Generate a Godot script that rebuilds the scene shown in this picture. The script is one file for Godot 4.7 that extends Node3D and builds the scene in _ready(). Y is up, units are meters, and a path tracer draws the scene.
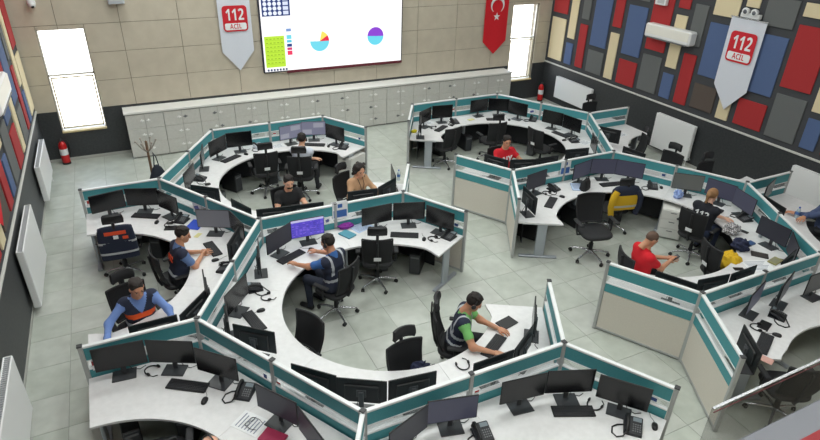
extends Node3D
# A call-centre hall seen from its gallery: ring desks on a honeycomb of low partitions. Camera stands at x = z = 0; back wall at z = ZB.

const XL := -1.81
const XR := 11.85
const ZB := -14.54
const ZF := 2.2
const CEIL := 6.9
const DESK := 0.71
const PH := 1.14
const S := 2.425
const Q := 2.1

var mats := {}
var meshes := {}
var names := {}
var rng := RandomNumberGenerator.new()

class MB:
	var v := PackedVector3Array()
	var n := PackedVector3Array()
	var uv := PackedVector2Array()
	var xf := Transform3D()
	func tri(a: Vector3, b: Vector3, c: Vector3) -> void:
		a = xf * a; b = xf * b; c = xf * c
		var nn := (b - a).cross(c - a)
		if nn.length_squared() < 1e-16:
			return
		nn = nn.normalized()
		v.append(a); v.append(c); v.append(b)
		n.append(nn); n.append(nn); n.append(nn)
	func quad(a: Vector3, b: Vector3, c: Vector3, d: Vector3) -> void:
		tri(a, b, c); tri(a, c, d)
	func out_tri(a: Vector3, b: Vector3, c: Vector3, o: Vector3) -> void:
		if (b - a).cross(c - a).dot((a + b + c) / 3.0 - o) < 0.0:
			tri(a, c, b)
		else:
			tri(a, b, c)
	func out_quad(a: Vector3, b: Vector3, c: Vector3, d: Vector3, o: Vector3) -> void:
		out_tri(a, b, c, o); out_tri(a, c, d, o)
	func stri(a: Vector3, b: Vector3, c: Vector3, na: Vector3, nb: Vector3, nc: Vector3) -> void:
		v.append(xf * a); v.append(xf * c); v.append(xf * b)
		n.append((xf.basis * na).normalized()); n.append((xf.basis * nc).normalized()); n.append((xf.basis * nb).normalized())
	func box(c: Vector3, s: Vector3, b := 0.0, turn := Basis()) -> void:
		var keep := xf
		xf = xf * Transform3D(turn, c)
		var h := s * 0.5
		b = minf(b, minf(h.x, minf(h.y, h.z)) * 0.95)
		var P := {}
		for sx in [-1, 1]:
			for sy in [-1, 1]:
				for sz in [-1, 1]:
					var k := Vector3i(sx, sy, sz)
					P[k] = [Vector3(sx * h.x, sy * (h.y - b), sz * (h.z - b)), Vector3(sx * (h.x - b), sy * h.y, sz * (h.z - b)), Vector3(sx * (h.x - b), sy * (h.y - b), sz * h.z)]
		var O := Vector3.ZERO
		for s1 in [-1, 1]:
			out_quad(P[Vector3i(s1, -1, -1)][0], P[Vector3i(s1, 1, -1)][0], P[Vector3i(s1, 1, 1)][0], P[Vector3i(s1, -1, 1)][0], O)
			out_quad(P[Vector3i(-1, s1, -1)][1], P[Vector3i(1, s1, -1)][1], P[Vector3i(1, s1, 1)][1], P[Vector3i(-1, s1, 1)][1], O)
			out_quad(P[Vector3i(-1, -1, s1)][2], P[Vector3i(1, -1, s1)][2], P[Vector3i(1, 1, s1)][2], P[Vector3i(-1, 1, s1)][2], O)
		if b > 0.0:
			for s1 in [-1, 1]:
				for s2 in [-1, 1]:
					out_quad(P[Vector3i(s1, s2, -1)][0], P[Vector3i(s1, s2, 1)][0], P[Vector3i(s1, s2, 1)][1], P[Vector3i(s1, s2, -1)][1], O)
					out_quad(P[Vector3i(s1, -1, s2)][0], P[Vector3i(s1, 1, s2)][0], P[Vector3i(s1, 1, s2)][2], P[Vector3i(s1, -1, s2)][2], O)
					out_quad(P[Vector3i(-1, s1, s2)][1], P[Vector3i(1, s1, s2)][1], P[Vector3i(1, s1, s2)][2], P[Vector3i(-1, s1, s2)][2], O)
					for s3 in [-1, 1]:
						var q: Array = P[Vector3i(s1, s2, s3)]
						out_tri(q[0], q[1], q[2], O)
		xf = keep
	func span(a: Vector3, b: Vector3, w: float, t: float, bev := 0.0) -> void:
		# a bar from a to b, w wide (level) and t thick
		var d := b - a
		var z := d.normalized()
		var up := Vector3.UP if absf(z.y) < 0.95 else Vector3.RIGHT
		var x := up.cross(z).normalized()
		box((a + b) * 0.5, Vector3(w, t, d.length()), bev, Basis(x, z.cross(x), z))
	func prism(poly: PackedVector2Array, y0: float, y1: float) -> void:
		# poly in (x, z)
		var p := poly.duplicate()
		if Geometry2D.is_polygon_clockwise(p):
			p.reverse()
		var ix := Geometry2D.triangulate_polygon(p)
		for i in range(0, ix.size(), 3):
			var a := p[ix[i]]; var b := p[ix[i + 1]]; var c := p[ix[i + 2]]
			var A := Vector3(a.x, y1, a.y); var B := Vector3(b.x, y1, b.y); var C := Vector3(c.x, y1, c.y)
			if (B - A).cross(C - A).y < 0.0:
				var t := B; B = C; C = t
			tri(A, B, C)
			tri(Vector3(A.x, y0, A.z), Vector3(C.x, y0, C.z), Vector3(B.x, y0, B.z))
		var area := 0.0
		for i in p.size():
			area += p[i].cross(p[(i + 1) % p.size()])
		for i in p.size():
			var a := p[i]; var b := p[(i + 1) % p.size()]
			if area > 0.0:
				quad(Vector3(b.x, y0, b.y), Vector3(a.x, y0, a.y), Vector3(a.x, y1, a.y), Vector3(b.x, y1, b.y))
			else:
				quad(Vector3(a.x, y0, a.y), Vector3(b.x, y0, b.y), Vector3(b.x, y1, b.y), Vector3(a.x, y1, a.y))
	func tube(pts: Array, r0: float, r1 := -1.0, seg := 8, caps := true) -> void:
		if r1 < 0.0:
			r1 = r0
		var rings := []
		var nrms := []
		var ref := Vector3.UP
		for i in pts.size():
			var d: Vector3 = (pts[mini(i + 1, pts.size() - 1)] - pts[maxi(i - 1, 0)])
			d = d.normalized()
			if absf(d.dot(ref)) > 0.98:
				ref = Vector3.RIGHT if absf(d.x) < 0.9 else Vector3.BACK
			var x := ref.cross(d).normalized()
			var y := d.cross(x)
			ref = y
			var r := lerpf(r0, r1, float(i) / maxf(1.0, pts.size() - 1.0))
			var ring := []
			var nr := []
			for k in seg:
				var a := TAU * k / seg
				var o := x * cos(a) + y * sin(a)
				ring.append(pts[i] + o * r)
				nr.append(o)
			rings.append(ring); nrms.append(nr)
		for i in pts.size() - 1:
			for k in seg:
				var k2 := (k + 1) % seg
				stri(rings[i][k], rings[i][k2], rings[i + 1][k2], nrms[i][k], nrms[i][k2], nrms[i + 1][k2])
				stri(rings[i][k], rings[i + 1][k2], rings[i + 1][k], nrms[i][k], nrms[i + 1][k2], nrms[i + 1][k])
		if caps:
			for k in range(1, seg - 1):
				tri(rings[0][0], rings[0][k + 1], rings[0][k])
				var e := pts.size() - 1
				tri(rings[e][0], rings[e][k], rings[e][k + 1])
	func lathe(prof: Array, seg := 14) -> void:
		# prof: Vector2(radius, y) from bottom to top, about the y axis
		for i in prof.size() - 1:
			var a: Vector2 = prof[i]; var b: Vector2 = prof[i + 1]
			var t := Vector2(b.y - a.y, a.x - b.x).normalized()
			for k in seg:
				var p0 := TAU * k / seg; var p1 := TAU * (k + 1) / seg
				var c0 := Vector3(cos(p0), 0, sin(p0)); var c1 := Vector3(cos(p1), 0, sin(p1))
				var A := c0 * a.x + Vector3.UP * a.y; var B := c1 * a.x + Vector3.UP * a.y
				var C := c1 * b.x + Vector3.UP * b.y; var D := c0 * b.x + Vector3.UP * b.y
				var n0 := c0 * t.x + Vector3.UP * t.y; var n1 := c1 * t.x + Vector3.UP * t.y
				stri(A, C, B, n0, n1, n1)
				stri(A, D, C, n0, n0, n1)
	func ball(c: Vector3, r: Vector3, seg := 12, rows := 8) -> void:
		for i in rows:
			var a0 := PI * i / rows - PI / 2; var a1 := PI * (i + 1) / rows - PI / 2
			for k in seg:
				var p0 := TAU * k / seg; var p1 := TAU * (k + 1) / seg
				var q := [Vector3(cos(a0) * cos(p0), sin(a0), cos(a0) * sin(p0)), Vector3(cos(a0) * cos(p1), sin(a0), cos(a0) * sin(p1)), Vector3(cos(a1) * cos(p1), sin(a1), cos(a1) * sin(p1)), Vector3(cos(a1) * cos(p0), sin(a1), cos(a1) * sin(p0))]
				var m := []
				for e in q:
					m.append((e / r).normalized())
				stri(c + q[0] * r, c + q[2] * r, c + q[1] * r, m[0], m[2], m[1])
				stri(c + q[0] * r, c + q[3] * r, c + q[2] * r, m[0], m[3], m[2])
	func loft(rings: Array, seg := 20, power := 4.0) -> void:
		# rings: [centre, half x, half z]: rounded-square rings one above another
		var R := []
		for r in rings:
			var ring := []
			for k in seg:
				var a := TAU * k / seg
				var cx := signf(cos(a)) * pow(absf(cos(a)), 2.0 / power); var cz := signf(sin(a)) * pow(absf(sin(a)), 2.0 / power)
				ring.append(r[0] + Vector3(cx * r[1], 0, cz * r[2]))
			R.append(ring)
		var N := []
		for i in R.size():
			var nr := []
			for k in seg:
				var u: Vector3 = R[i][(k + 1) % seg] - R[i][(k + seg - 1) % seg]
				var w: Vector3 = R[mini(i + 1, R.size() - 1)][k] - R[maxi(i - 1, 0)][k]
				var nn := w.cross(u)
				if nn.dot(R[i][k] - rings[i][0]) < 0.0:
					nn = -nn
				nr.append(nn.normalized())
			N.append(nr)
		for i in R.size() - 1:
			for k in seg:
				var k2 := (k + 1) % seg
				stri(R[i][k], R[i + 1][k2], R[i][k2], N[i][k], N[i + 1][k2], N[i][k2])
				stri(R[i][k], R[i + 1][k], R[i + 1][k2], N[i][k], N[i + 1][k], N[i + 1][k2])
		var e := R.size() - 1
		for k in range(1, seg - 1):
			tri(R[0][0], R[0][k], R[0][k + 1])
			tri(R[e][0], R[e][k + 1], R[e][k])
	func sheet(g: Array, t: float) -> void:
		# a curved panel: g[j][i] points of its front, t thick
		var nj := g.size(); var ni: int = g[0].size()
		var N := []
		for j in nj:
			var row := []
			for i in ni:
				var u: Vector3 = g[j][mini(i + 1, ni - 1)] - g[j][maxi(i - 1, 0)]
				var w: Vector3 = g[mini(j + 1, nj - 1)][i] - g[maxi(j - 1, 0)][i]
				row.append(u.cross(w).normalized())
			N.append(row)
		var b := []
		for j in nj:
			var row := []
			for i in ni:
				row.append(g[j][i] - N[j][i] * t)
			b.append(row)
		for j in nj - 1:
			for i in ni - 1:
				stri(g[j][i], g[j][i + 1], g[j + 1][i + 1], N[j][i], N[j][i + 1], N[j + 1][i + 1])
				stri(g[j][i], g[j + 1][i + 1], g[j + 1][i], N[j][i], N[j + 1][i + 1], N[j + 1][i])
				stri(b[j][i], b[j + 1][i + 1], b[j][i + 1], -N[j][i], -N[j + 1][i + 1], -N[j][i + 1])
				stri(b[j][i], b[j + 1][i], b[j + 1][i + 1], -N[j][i], -N[j + 1][i], -N[j + 1][i + 1])
		for j in nj - 1:
			quad(g[j][0], g[j + 1][0], b[j + 1][0], b[j][0])
			quad(g[j + 1][ni - 1], g[j][ni - 1], b[j][ni - 1], b[j + 1][ni - 1])
		for i in ni - 1:
			quad(g[0][i + 1], g[0][i], b[0][i], b[0][i + 1])
			quad(g[nj - 1][i], g[nj - 1][i + 1], b[nj - 1][i + 1], b[nj - 1][i])
	func mesh() -> ArrayMesh:
		var A := []
		A.resize(Mesh.ARRAY_MAX)
		A[Mesh.ARRAY_VERTEX] = v
		A[Mesh.ARRAY_NORMAL] = n
		if uv.size() == v.size() and uv.size() > 0:
			A[Mesh.ARRAY_TEX_UV] = uv
		var m := ArrayMesh.new()
		m.add_surface_from_arrays(Mesh.PRIMITIVE_TRIANGLES, A)
		return m

# ---------------------------------------------------------------- nodes, names, materials
func numbered(called: String) -> String:
	if not names.has(called):
		names[called] = 0
		return called
	names[called] += 1
	return "%s_%03d" % [called, names[called]]

func put(called: String, mesh: Mesh, m: Material, parent: Node = null, at := Transform3D()) -> MeshInstance3D:
	var o := MeshInstance3D.new()
	o.mesh = mesh
	o.material_override = m
	o.transform = at
	if parent == null:
		o.name = numbered(called)
		add_child(o)
	else:
		o.name = called
		parent.add_child(o, true)
	return o

func thing(called: String, label: String, category: String, at := Vector3.ZERO, turn := 0.0, group := "") -> Node3D:
	var o := Node3D.new()
	o.name = numbered(called)
	add_child(o)
	o.position = at
	o.rotation.y = turn
	return tag(o, label, category, group)

func tag(o: Node3D, label: String, category: String, group := "") -> Node3D:
	o.set_meta("label", label)
	o.set_meta("category", category)
	if group != "":
		o.set_meta("group", group)
	return o

func struct(called: String, label := "") -> Node3D:
	var o := Node3D.new()
	o.name = called
	add_child(o)
	o.set_meta("kind", "structure")
	if label != "":
		o.set_meta("label", label)
	return o

func col(r: int, g: int, b: int) -> Color:
	return Color(r / 255.0, g / 255.0, b / 255.0)

func mat(key: String, c := Color.WHITE, rough := 0.6, metal := 0.0) -> StandardMaterial3D:
	if mats.has(key):
		return mats[key]
	var m := StandardMaterial3D.new()
	m.albedo_color = c
	m.roughness = rough
	m.metallic = metal
	m.resource_name = key
	mats[key] = m
	return m

func noise_tex(seed_: int, freq: float, lo: Color, hi: Color, size := 256, oct := 4) -> ImageTexture:
	var key := "%d %f %s" % [seed_, freq, lo]
	if meshes.has(key):
		return meshes[key]
	var f := FastNoiseLite.new()
	f.seed = seed_
	f.frequency = freq
	f.fractal_octaves = oct
	var im := f.get_seamless_image(size, size)
	var out := Image.create(size, size, false, Image.FORMAT_RGB8)
	for y in size:
		for x in size:
			out.set_pixel(x, y, lo.lerp(hi, im.get_pixel(x, y).r))
	out.generate_mipmaps()
	meshes[key] = ImageTexture.create_from_image(out)
	return meshes[key]

func grain(key: String, tex: Texture2D, scale_: float, rough: float, metal := 0.0) -> StandardMaterial3D:
	var m := mat(key, Color.WHITE, rough, metal)
	m.albedo_texture = tex
	m.uv1_triplanar = true
	m.uv1_world_triplanar = true
	m.uv1_scale = Vector3.ONE * scale_
	return m

func glow(key: String, c: Color, e: float) -> StandardMaterial3D:
	var m := mat(key, c * 0.5, 0.4)
	m.emission_enabled = true
	m.emission = c
	m.emission_energy_multiplier = e
	return m

func yaw(deg: float) -> Basis:
	return Basis(Vector3.UP, deg_to_rad(deg))

func la(u: float, v: float) -> Vector2:
	return Vector2(1.477 + u * S, -12.2 + v * Q)

func rb(u: float, v: float) -> Vector2:
	return Vector2(6.154 + u * S, -12.233 + v * Q)

func nth(i: int) -> String:
	var o := ["first", "second", "third", "fourth", "fifth", "sixth", "seventh", "eighth", "ninth", "tenth", "eleventh", "twelfth", "thirteenth", "fourteenth", "fifteenth", "sixteenth", "seventeenth", "eighteenth"]
	return o[i]

# ---------------------------------------------------------------- the setting
func cam_and_light() -> void:
	var cam := Camera3D.new()
	cam.name = "camera"
	add_child(cam)
	var pitch := 0.4994
	var ya := 0.4681
	var ro := 0.0301
	var fw := Vector3(sin(ya) * cos(pitch), -sin(pitch), -cos(ya) * cos(pitch))
	var rt := fw.cross(Vector3.UP).normalized()
	var up := rt.cross(fw)
	var r2 := rt * cos(ro) + up * sin(ro)
	var u2 := up * cos(ro) - rt * sin(ro)
	cam.transform = Transform3D(Basis(r2, u2, -fw), Vector3(0, 5.45, 0))
	cam.fov = rad_to_deg(2.0 * atan(220.0 / 587.85))
	cam.near = 0.05
	cam.far = 200.0
	cam.current = true
	var we := WorldEnvironment.new()
	we.name = "world_environment"
	var e := Environment.new()
	e.background_mode = Environment.BG_SKY
	var sky := Sky.new()
	var sm := ProceduralSkyMaterial.new()
	sm.sky_top_color = Color(0.78, 0.86, 0.96)
	sm.sky_horizon_color = Color(0.97, 0.98, 1.0)
	sm.ground_horizon_color = Color(0.96, 0.96, 0.94)
	sm.ground_bottom_color = Color(0.93, 0.92, 0.89)
	sm.energy_multiplier = 6.0
	sky.sky_material = sm
	e.sky = sky
	e.tonemap_mode = Environment.TONE_MAPPER_LINEAR
	e.tonemap_exposure = 0.96
	e.sdfgi_enabled = true
	e.ssao_enabled = true
	e.ssil_enabled = true
	we.environment = e
	add_child(we)
	# ceiling panels, each with its own light
	var k := 0
	for ix in 4:
		for iz in 4:
			ceiling_panel(Vector3(0.4 + ix * 3.1, CEIL, -13.0 + iz * 4.0), k)
			k += 1

func ceiling_panel(at: Vector3, k: int) -> void:
	var t := thing("ceiling_light", "square white ceiling light panel, row %s from back, %s from left" % [nth(k % 4), nth(k / 4)], "light", at, 0.0, "ceiling light panels")
	var f := MB.new()
	for s in [-1, 1]:
		f.box(Vector3(s * 0.62, -0.025, 0), Vector3(0.05, 0.05, 1.29), 0.008)
		f.box(Vector3(0, -0.025, s * 0.62), Vector3(1.19, 0.05, 0.05), 0.008)
	put("frame", f.mesh(), mat("white_metal", col(228, 230, 232), 0.4), t)
	var d := MB.new()
	d.box(Vector3(0, -0.02, 0), Vector3(1.19, 0.02, 1.19))
	put("diffuser", d.mesh(), glow("panel_glow", Color(0.985, 1.0, 0.985), 2.0), t)
	var l := AreaLight3D.new()
	l.name = "panel_light"
	l.area_size = Vector2(1.15, 1.15)
	l.light_energy = 7.8 * [1.04, 1.0, 0.72 - 0.06 * (k % 4), 0.44 - 0.05 * (k % 4)][k / 4]
	l.light_color = Color(0.985, 1.0, 0.985)
	l.area_range = 30.0
	l.area_attenuation = 2.0
	l.shadow_enabled = true
	l.position = Vector3(0, -0.06, 0)
	l.rotation_degrees = Vector3(-90, 0, 0)
	t.add_child(l)

func slab(called: String, a: Vector3, b: Vector3, m: Material, parent: Node, bev := 0.0) -> MeshInstance3D:
	var q := MB.new()
	q.box((a + b) * 0.5, (b - a).abs(), bev)
	return put(called, q.mesh(), m, parent)

func build_floor() -> void:
	var f := struct("floor", "pale grey-green ceramic tile floor")
	var grout := mat("grout", col(132, 136, 129), 0.9)
	slab("floor_bed", Vector3(XL - 0.2, -0.2, ZB - 0.2), Vector3(XR + 0.2, -0.004, ZF + 0.2), grout, f)
	var T := 0.6025
	var xo := -0.239 * 5.45
	var zo := -1.2105 * 5.45
	var tones := []
	for i in 4:
		var c: Color = [col(184, 190, 181), col(187, 192, 184), col(181, 187, 178), col(187, 191, 184)][i]
		tones.append(grain("floor_tile_%d" % i, noise_tex(11 + i, 0.02, c.darkened(0.07), c.lightened(0.1), 256, 5), 0.55, 0.32))
	var shared := MB.new()
	shared.box(Vector3(0, -0.006, 0), Vector3(T - 0.005, 0.012, T - 0.005), 0.002)
	var sm := shared.mesh()
	var cells := []
	var cam := Vector3(0, 5.45, 0)
	for i in range(-2, 23):
		for j in range(-15, 16):
			var x0 := maxf(xo + i * T, XL); var x1 := minf(xo + (i + 1) * T, XR)
			var z0 := maxf(zo + j * T, ZB); var z1 := minf(zo + (j + 1) * T, ZF)
			if x1 - x0 < 0.02 or z1 - z0 < 0.02:
				continue
			var c := Vector3((x0 + x1) / 2, 0, (z0 + z1) / 2)
			cells.append([c.distance_to(cam) + (100.0 if not in_view(c) else 0.0), c, x1 - x0, z1 - z0, absi(i * 7 + j * 13) % 4])
	cells.sort_custom(func(a, b): return a[0] < b[0])
	var rest := MB.new()
	for k in cells.size():
		var c: Array = cells[k]
		var whole: bool = c[2] > T - 0.001 and c[3] > T - 0.001
		if k < 300:
			if whole:
				put("tile", sm, tones[c[4]], f, Transform3D(Basis(), c[1]))
			else:
				var q := MB.new()
				q.box(Vector3(0, -0.006, 0), Vector3(c[2] - 0.005, 0.012, c[3] - 0.005), 0.002)
				put("tile", q.mesh(), tones[c[4]], f, Transform3D(Basis(), c[1]))
		else:
			rest.box(c[1] + Vector3(0, -0.006, 0), Vector3(c[2] - 0.005, 0.012, c[3] - 0.005), 0.002)
	var o := put("far_tiles", rest.mesh(), tones[0], f)
	o.set_meta("kind", "stuff")

func in_view(p: Vector3) -> bool:
	var ya := 0.4681
	var pitch := 0.4994
	var fw := Vector3(sin(ya) * cos(pitch), -sin(pitch), -cos(ya) * cos(pitch))
	var rt := fw.cross(Vector3.UP).normalized()
	var up := rt.cross(fw)
	var d := p - Vector3(0, 5.45, 0)
	var z := d.dot(fw)
	if z < 0.2:
		return false
	return absf(d.dot(rt) / z * 587.85) < 440.0 and absf(d.dot(up) / z * 587.85) < 250.0

func minus(r: Rect2, holes: Array) -> Array:
	var todo := [r]
	for h in holes:
		var next := []
		for a in todo:
			if not a.intersects(h):
				next.append(a)
				continue
			var i: Rect2 = a.intersection(h)
			if i.position.x > a.position.x + 0.01:
				next.append(Rect2(a.position, Vector2(i.position.x - a.position.x, a.size.y)))
			if i.end.x < a.end.x - 0.01:
				next.append(Rect2(Vector2(i.end.x, a.position.y), Vector2(a.end.x - i.end.x, a.size.y)))
			if i.position.y > a.position.y + 0.01:
				next.append(Rect2(Vector2(i.position.x, a.position.y), Vector2(i.size.x, i.position.y - a.position.y)))
			if i.end.y < a.end.y - 0.01:
				next.append(Rect2(Vector2(i.position.x, i.end.y), Vector2(i.size.x, a.end.y - i.end.y)))
		todo = next
	return todo

func build_walls() -> void:
	var w1 := Rect2(-1.40, 0.68, 0.90, 2.20)
	var w2 := Rect2(10.48, 0.68, 0.90, 2.20)
	var holes := [w1, w2]
	var dark := grain("wainscot", noise_tex(31, 0.05, col(46, 49, 52), col(62, 64, 66)), 1.2, 0.5)
	var seam := mat("panel_seam", col(120, 112, 98), 0.9)
	var beige := grain("beige_board", noise_tex(32, 0.015, col(188, 179, 162), col(199, 190, 173)), 0.6, 0.6)
	# back wall
	var b := struct("wall_back", "beige panelled back wall over dark grey wainscot")
	var core := MB.new()
	for r in minus(Rect2(XL - 0.2, -0.2, XR - XL + 0.4, CEIL + 0.4), holes):
		core.box(Vector3(r.get_center().x, r.get_center().y, ZB - 0.15), Vector3(r.size.x, r.size.y, 0.26))
	put("wall_core", core.mesh(), seam, b)
	var wn := MB.new()
	for r in minus(Rect2(XL, 0.0, XR - XL, 1.15), holes):
		wn.box(Vector3(r.get_center().x, r.get_center().y, ZB - 0.01), Vector3(r.size.x, r.size.y, 0.02))
	put("wainscot", wn.mesh(), dark, b)
	var rows := [1.15, 1.75, 2.36, 2.96, 3.56, 4.16, 4.76, 5.36, 5.96, 6.56, CEIL]
	for j in rows.size() - 1:
		for i in 12:
			var x0 := maxf(-2.19 + i * 1.2, XL); var x1 := minf(-0.99 + i * 1.2, XR)
			for r in minus(Rect2(x0, rows[j], x1 - x0, rows[j + 1] - rows[j]), holes):
				if r.size.x < 0.03 or r.size.y < 0.03:
					continue
				var q := MB.new()
				q.box(Vector3(r.get_center().x, r.get_center().y, ZB - 0.008), Vector3(r.size.x - 0.009, r.size.y - 0.009, 0.016), 0.003)
				put("panel", q.mesh(), beige, b)
	# windows: white frames, one transom, glass, bright daylight beyond
	var n := 1
	for w in holes:
		var wn2 := struct("window_%d" % n, "tall bright window " + ("beside the left wall" if n == 1 else "in the right corner beside the red flag"))
		var fr := MB.new()
		var zc := ZB - 0.10
		for s in [0, 1]:
			fr.box(Vector3(w.position.x + 0.0125 + s * (w.size.x - 0.025), w.get_center().y, zc), Vector3(0.025, w.size.y, 0.05), 0.004)
			fr.box(Vector3(w.get_center().x, w.position.y + 0.0125 + s * (w.size.y - 0.025), zc), Vector3(w.size.x, 0.025, 0.05), 0.004)
		fr.box(Vector3(w.get_center().x, 1.92, zc), Vector3(w.size.x, 0.045, 0.05), 0.004)
		put("window_frame", fr.mesh(), mat("window_white", col(232, 230, 222), 0.4), wn2)
		var sash := MB.new()
		for s in [0, 1]:
			sash.box(Vector3(w.position.x + 0.05 + s * (w.size.x - 0.1), 1.31, zc + 0.03), Vector3(0.03, 1.14, 0.03), 0.005)
			sash.box(Vector3(w.get_center().x, 0.755 + s * 1.11, zc + 0.03), Vector3(w.size.x - 0.07, 0.03, 0.03), 0.005)
		put("sash", sash.mesh(), mat("sash_cream", col(214, 205, 178), 0.45), wn2)
		var glass := mat("window_glass", Color(0.95, 0.98, 1.0, 0.08), 0.03)
		glass.transparency = BaseMaterial3D.TRANSPARENCY_ALPHA
		slab("pane", Vector3(w.position.x + 0.06, 0.77, zc + 0.02), Vector3(w.end.x - 0.06, 1.85, zc + 0.026), glass, wn2)
		slab("pane", Vector3(w.position.x + 0.025, 1.94, zc), Vector3(w.end.x - 0.025, 2.85, zc + 0.006), glass, wn2)
		slab("window_sill", Vector3(w.position.x - 0.0, 0.66, ZB - 0.06), Vector3(w.end.x + 0.0, 0.70, ZB + 0.04), mat("sill_wood", col(206, 186, 140), 0.5), wn2, 0.006)
		n += 1
	# left and right walls: dark cloth with bright cloth panels above a rail
	var cloth := grain("wall_cloth", noise_tex(33, 0.2, col(60, 62, 66), col(76, 78, 82)), 2.5, 0.95)
	var tones := {
		"r": grain("panel_red", noise_tex(41, 0.2, col(158, 40, 44), col(178, 52, 54)), 3.0, 0.9),
		"c": grain("panel_cream", noise_tex(42, 0.2, col(214, 200, 164), col(228, 214, 180)), 3.0, 0.9),
		"b": grain("panel_blue", noise_tex(43, 0.2, col(76, 96, 136), col(90, 110, 150)), 3.0, 0.9),
		"g": grain("panel_grey", noise_tex(44, 0.2, col(94, 97, 98), col(110, 113, 113)), 3.0, 0.9),
		"n": grain("panel_brown", noise_tex(45, 0.2, col(82, 72, 66), col(96, 86, 80)), 3.0, 0.9)}
	# [z from, z to, then tone, y from, y to ...] as the right wall shows them
	var cols := [
		[-14.42, -13.80, "c", 1.34, 2.53, "r", 2.67, 3.85], [-13.67, -13.37, "b", 1.33, 1.93, "c", 2.06, 3.85], [-13.19, -12.89, "r", 1.35, 2.53, "g", 2.67, 3.85],
		[-12.72, -12.11, "g", 1.33, 1.93, "b", 2.05, 3.85], [-11.99, -11.68, "c", 1.33, 2.52, "r", 2.67, 3.85], [-11.52, -10.90, "r", 1.32, 1.94, "b", 2.08, 3.28, "g", 3.42, 3.85],
		[-10.77, -10.17, "g", 1.35, 2.24, "r", 2.36, 3.85], [-10.04, -9.72, "b", 1.35, 1.94, "c", 2.08, 3.28, "r", 3.43, 3.85], [-9.58, -9.23, "r", 1.34, 2.5, "g", 2.69, 3.58, "c", 3.72, 3.85],
		[-9.10, -8.50, "n", 1.37, 1.93, "b", 2.12, 3.27, "c", 3.43, 3.85], [-8.38, -8.08, "c", 1.33, 1.86, "b", 2.02, 3.55, "c", 3.70, 3.95], [-7.93, -7.28, "r", 1.35, 1.91, "b", 2.09, 3.26, "g", 3.42, 3.95],
		[-7.17, -6.54, "g", 1.33, 2.22, "r", 2.36, 3.55, "c", 3.70, 3.95], [-6.41, -6.11, "b", 1.34, 1.94, "c", 2.07, 3.55], [-5.98, -5.36, "r", 1.34, 2.5, "g", 2.67, 3.95], [-5.22, -4.92, "c", 1.34, 1.94, "b", 2.07, 3.95],
		[-4.8, -4.2, "g", 1.34, 2.5, "r", 2.67, 3.95], [-4.06, -3.46, "b", 1.34, 2.5, "c", 2.67, 3.95]]
	for side in [-1, 1]:
		var x := XL if side < 0 else XR
		var wl := struct("wall_left" if side < 0 else "wall_right", "dark wall with red, blue, cream and grey cloth panels")
		slab("wall_core", Vector3(x, -0.2, ZB - 0.2), Vector3(x + side * 0.2, CEIL + 0.2, ZF + 0.2), cloth, wl)
		slab("wainscot", Vector3(x - side * 0.012, 0, ZB), Vector3(x, 1.18, ZF), dark, wl)
		for c in cols:
			for k in range(2, c.size(), 3):
				slab("cloth_panel", Vector3(x - side * 0.03, c[k + 1], c[0]), Vector3(x, c[k + 2], c[1]), tones[c[k]], wl, 0.006)
		var tr := struct("trim_1" if side < 0 else "trim_2", "pale rail along the side wall above the wainscot")
		slab("rail", Vector3(x - side * 0.035, 1.18, ZB), Vector3(x, 1.22, ZF), mat("rail_pale", col(205, 205, 200), 0.45), tr, 0.006)
	var fr := struct("wall_front")
	slab("wall_core", Vector3(XL - 0.2, -0.2, ZF), Vector3(XR + 0.2, CEIL + 0.2, ZF + 0.2), beige, fr)
	slab("parapet", Vector3(XL, 0.0, -0.56), Vector3(XR, 4.13, -0.40), beige, fr)
	# the gallery's grey sill with its red covering, and the low glass guard standing on it
	slab("gallery_sill", Vector3(XL, 4.13, -0.592), Vector3(XR, 4.2, 0.1), mat("sill_grey", col(88, 90, 98), 0.45), fr, 0.004)
	slab("red_covering", Vector3(XL, 4.2, -0.518), Vector3(XR, 4.203, 0.08), mat("covering_red", col(130, 30, 36), 0.8), fr)
	var guard := mat("guard_glass", Color(0.05, 0.06, 0.07, 0.22), 0.02)
	guard.metallic_specular = 0.15
	guard.transparency = BaseMaterial3D.TRANSPARENCY_ALPHA
	slab("guard_bracket", Vector3(2.3, 3.6, -0.72), Vector3(2.36, 3.66, -0.55), mat("guard_metal"), fr, 0.004)
	slab("guard_bracket", Vector3(5.3, 3.6, -0.72), Vector3(5.36, 3.66, -0.55), mat("guard_metal"), fr, 0.004)
	slab("guard_pane", Vector3(1.34, 3.55, -0.702), Vector3(6.4, 4.196, -0.698), guard, fr)
	slab("guard_edge", Vector3(1.34, 4.196, -0.702), Vector3(6.4, 4.199, -0.694), mat("guard_metal"), fr)
	slab("guard_edge", Vector3(1.36, 4.19, -0.7035), Vector3(6.4, 4.192, -0.702), mat("guard_metal"), fr)
	slab("guard_gasket", Vector3(1.34, 4.185, -0.694), Vector3(6.4, 4.188, -0.692), mat("gasket_maroon", col(120, 50, 56), 0.5), fr)
	var ce := struct("ceiling")
	slab("ceiling_board", Vector3(XL - 0.2, CEIL, ZB - 0.2), Vector3(XR + 0.2, CEIL + 0.2, ZF + 0.2), mat("ceiling_white", col(225, 225, 220), 0.9), ce)
	for side in [-1, 1]:
		var x := XL if side < 0 else XR
		var bb := struct("baseboard_left" if side < 0 else "baseboard_right")
		slab("board", Vector3(x - side * 0.022, 0, ZB), Vector3(x, 0.07, ZF), mat("base_grey", col(170, 170, 165), 0.5), bb, 0.004)
	var b3 := struct("baseboard_back")
	slab("board", Vector3(XL + 0.03, 0, ZB), Vector3(XR - 0.03, 0.07, ZB + 0.02), mat("base_grey"), b3, 0.004)

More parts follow.
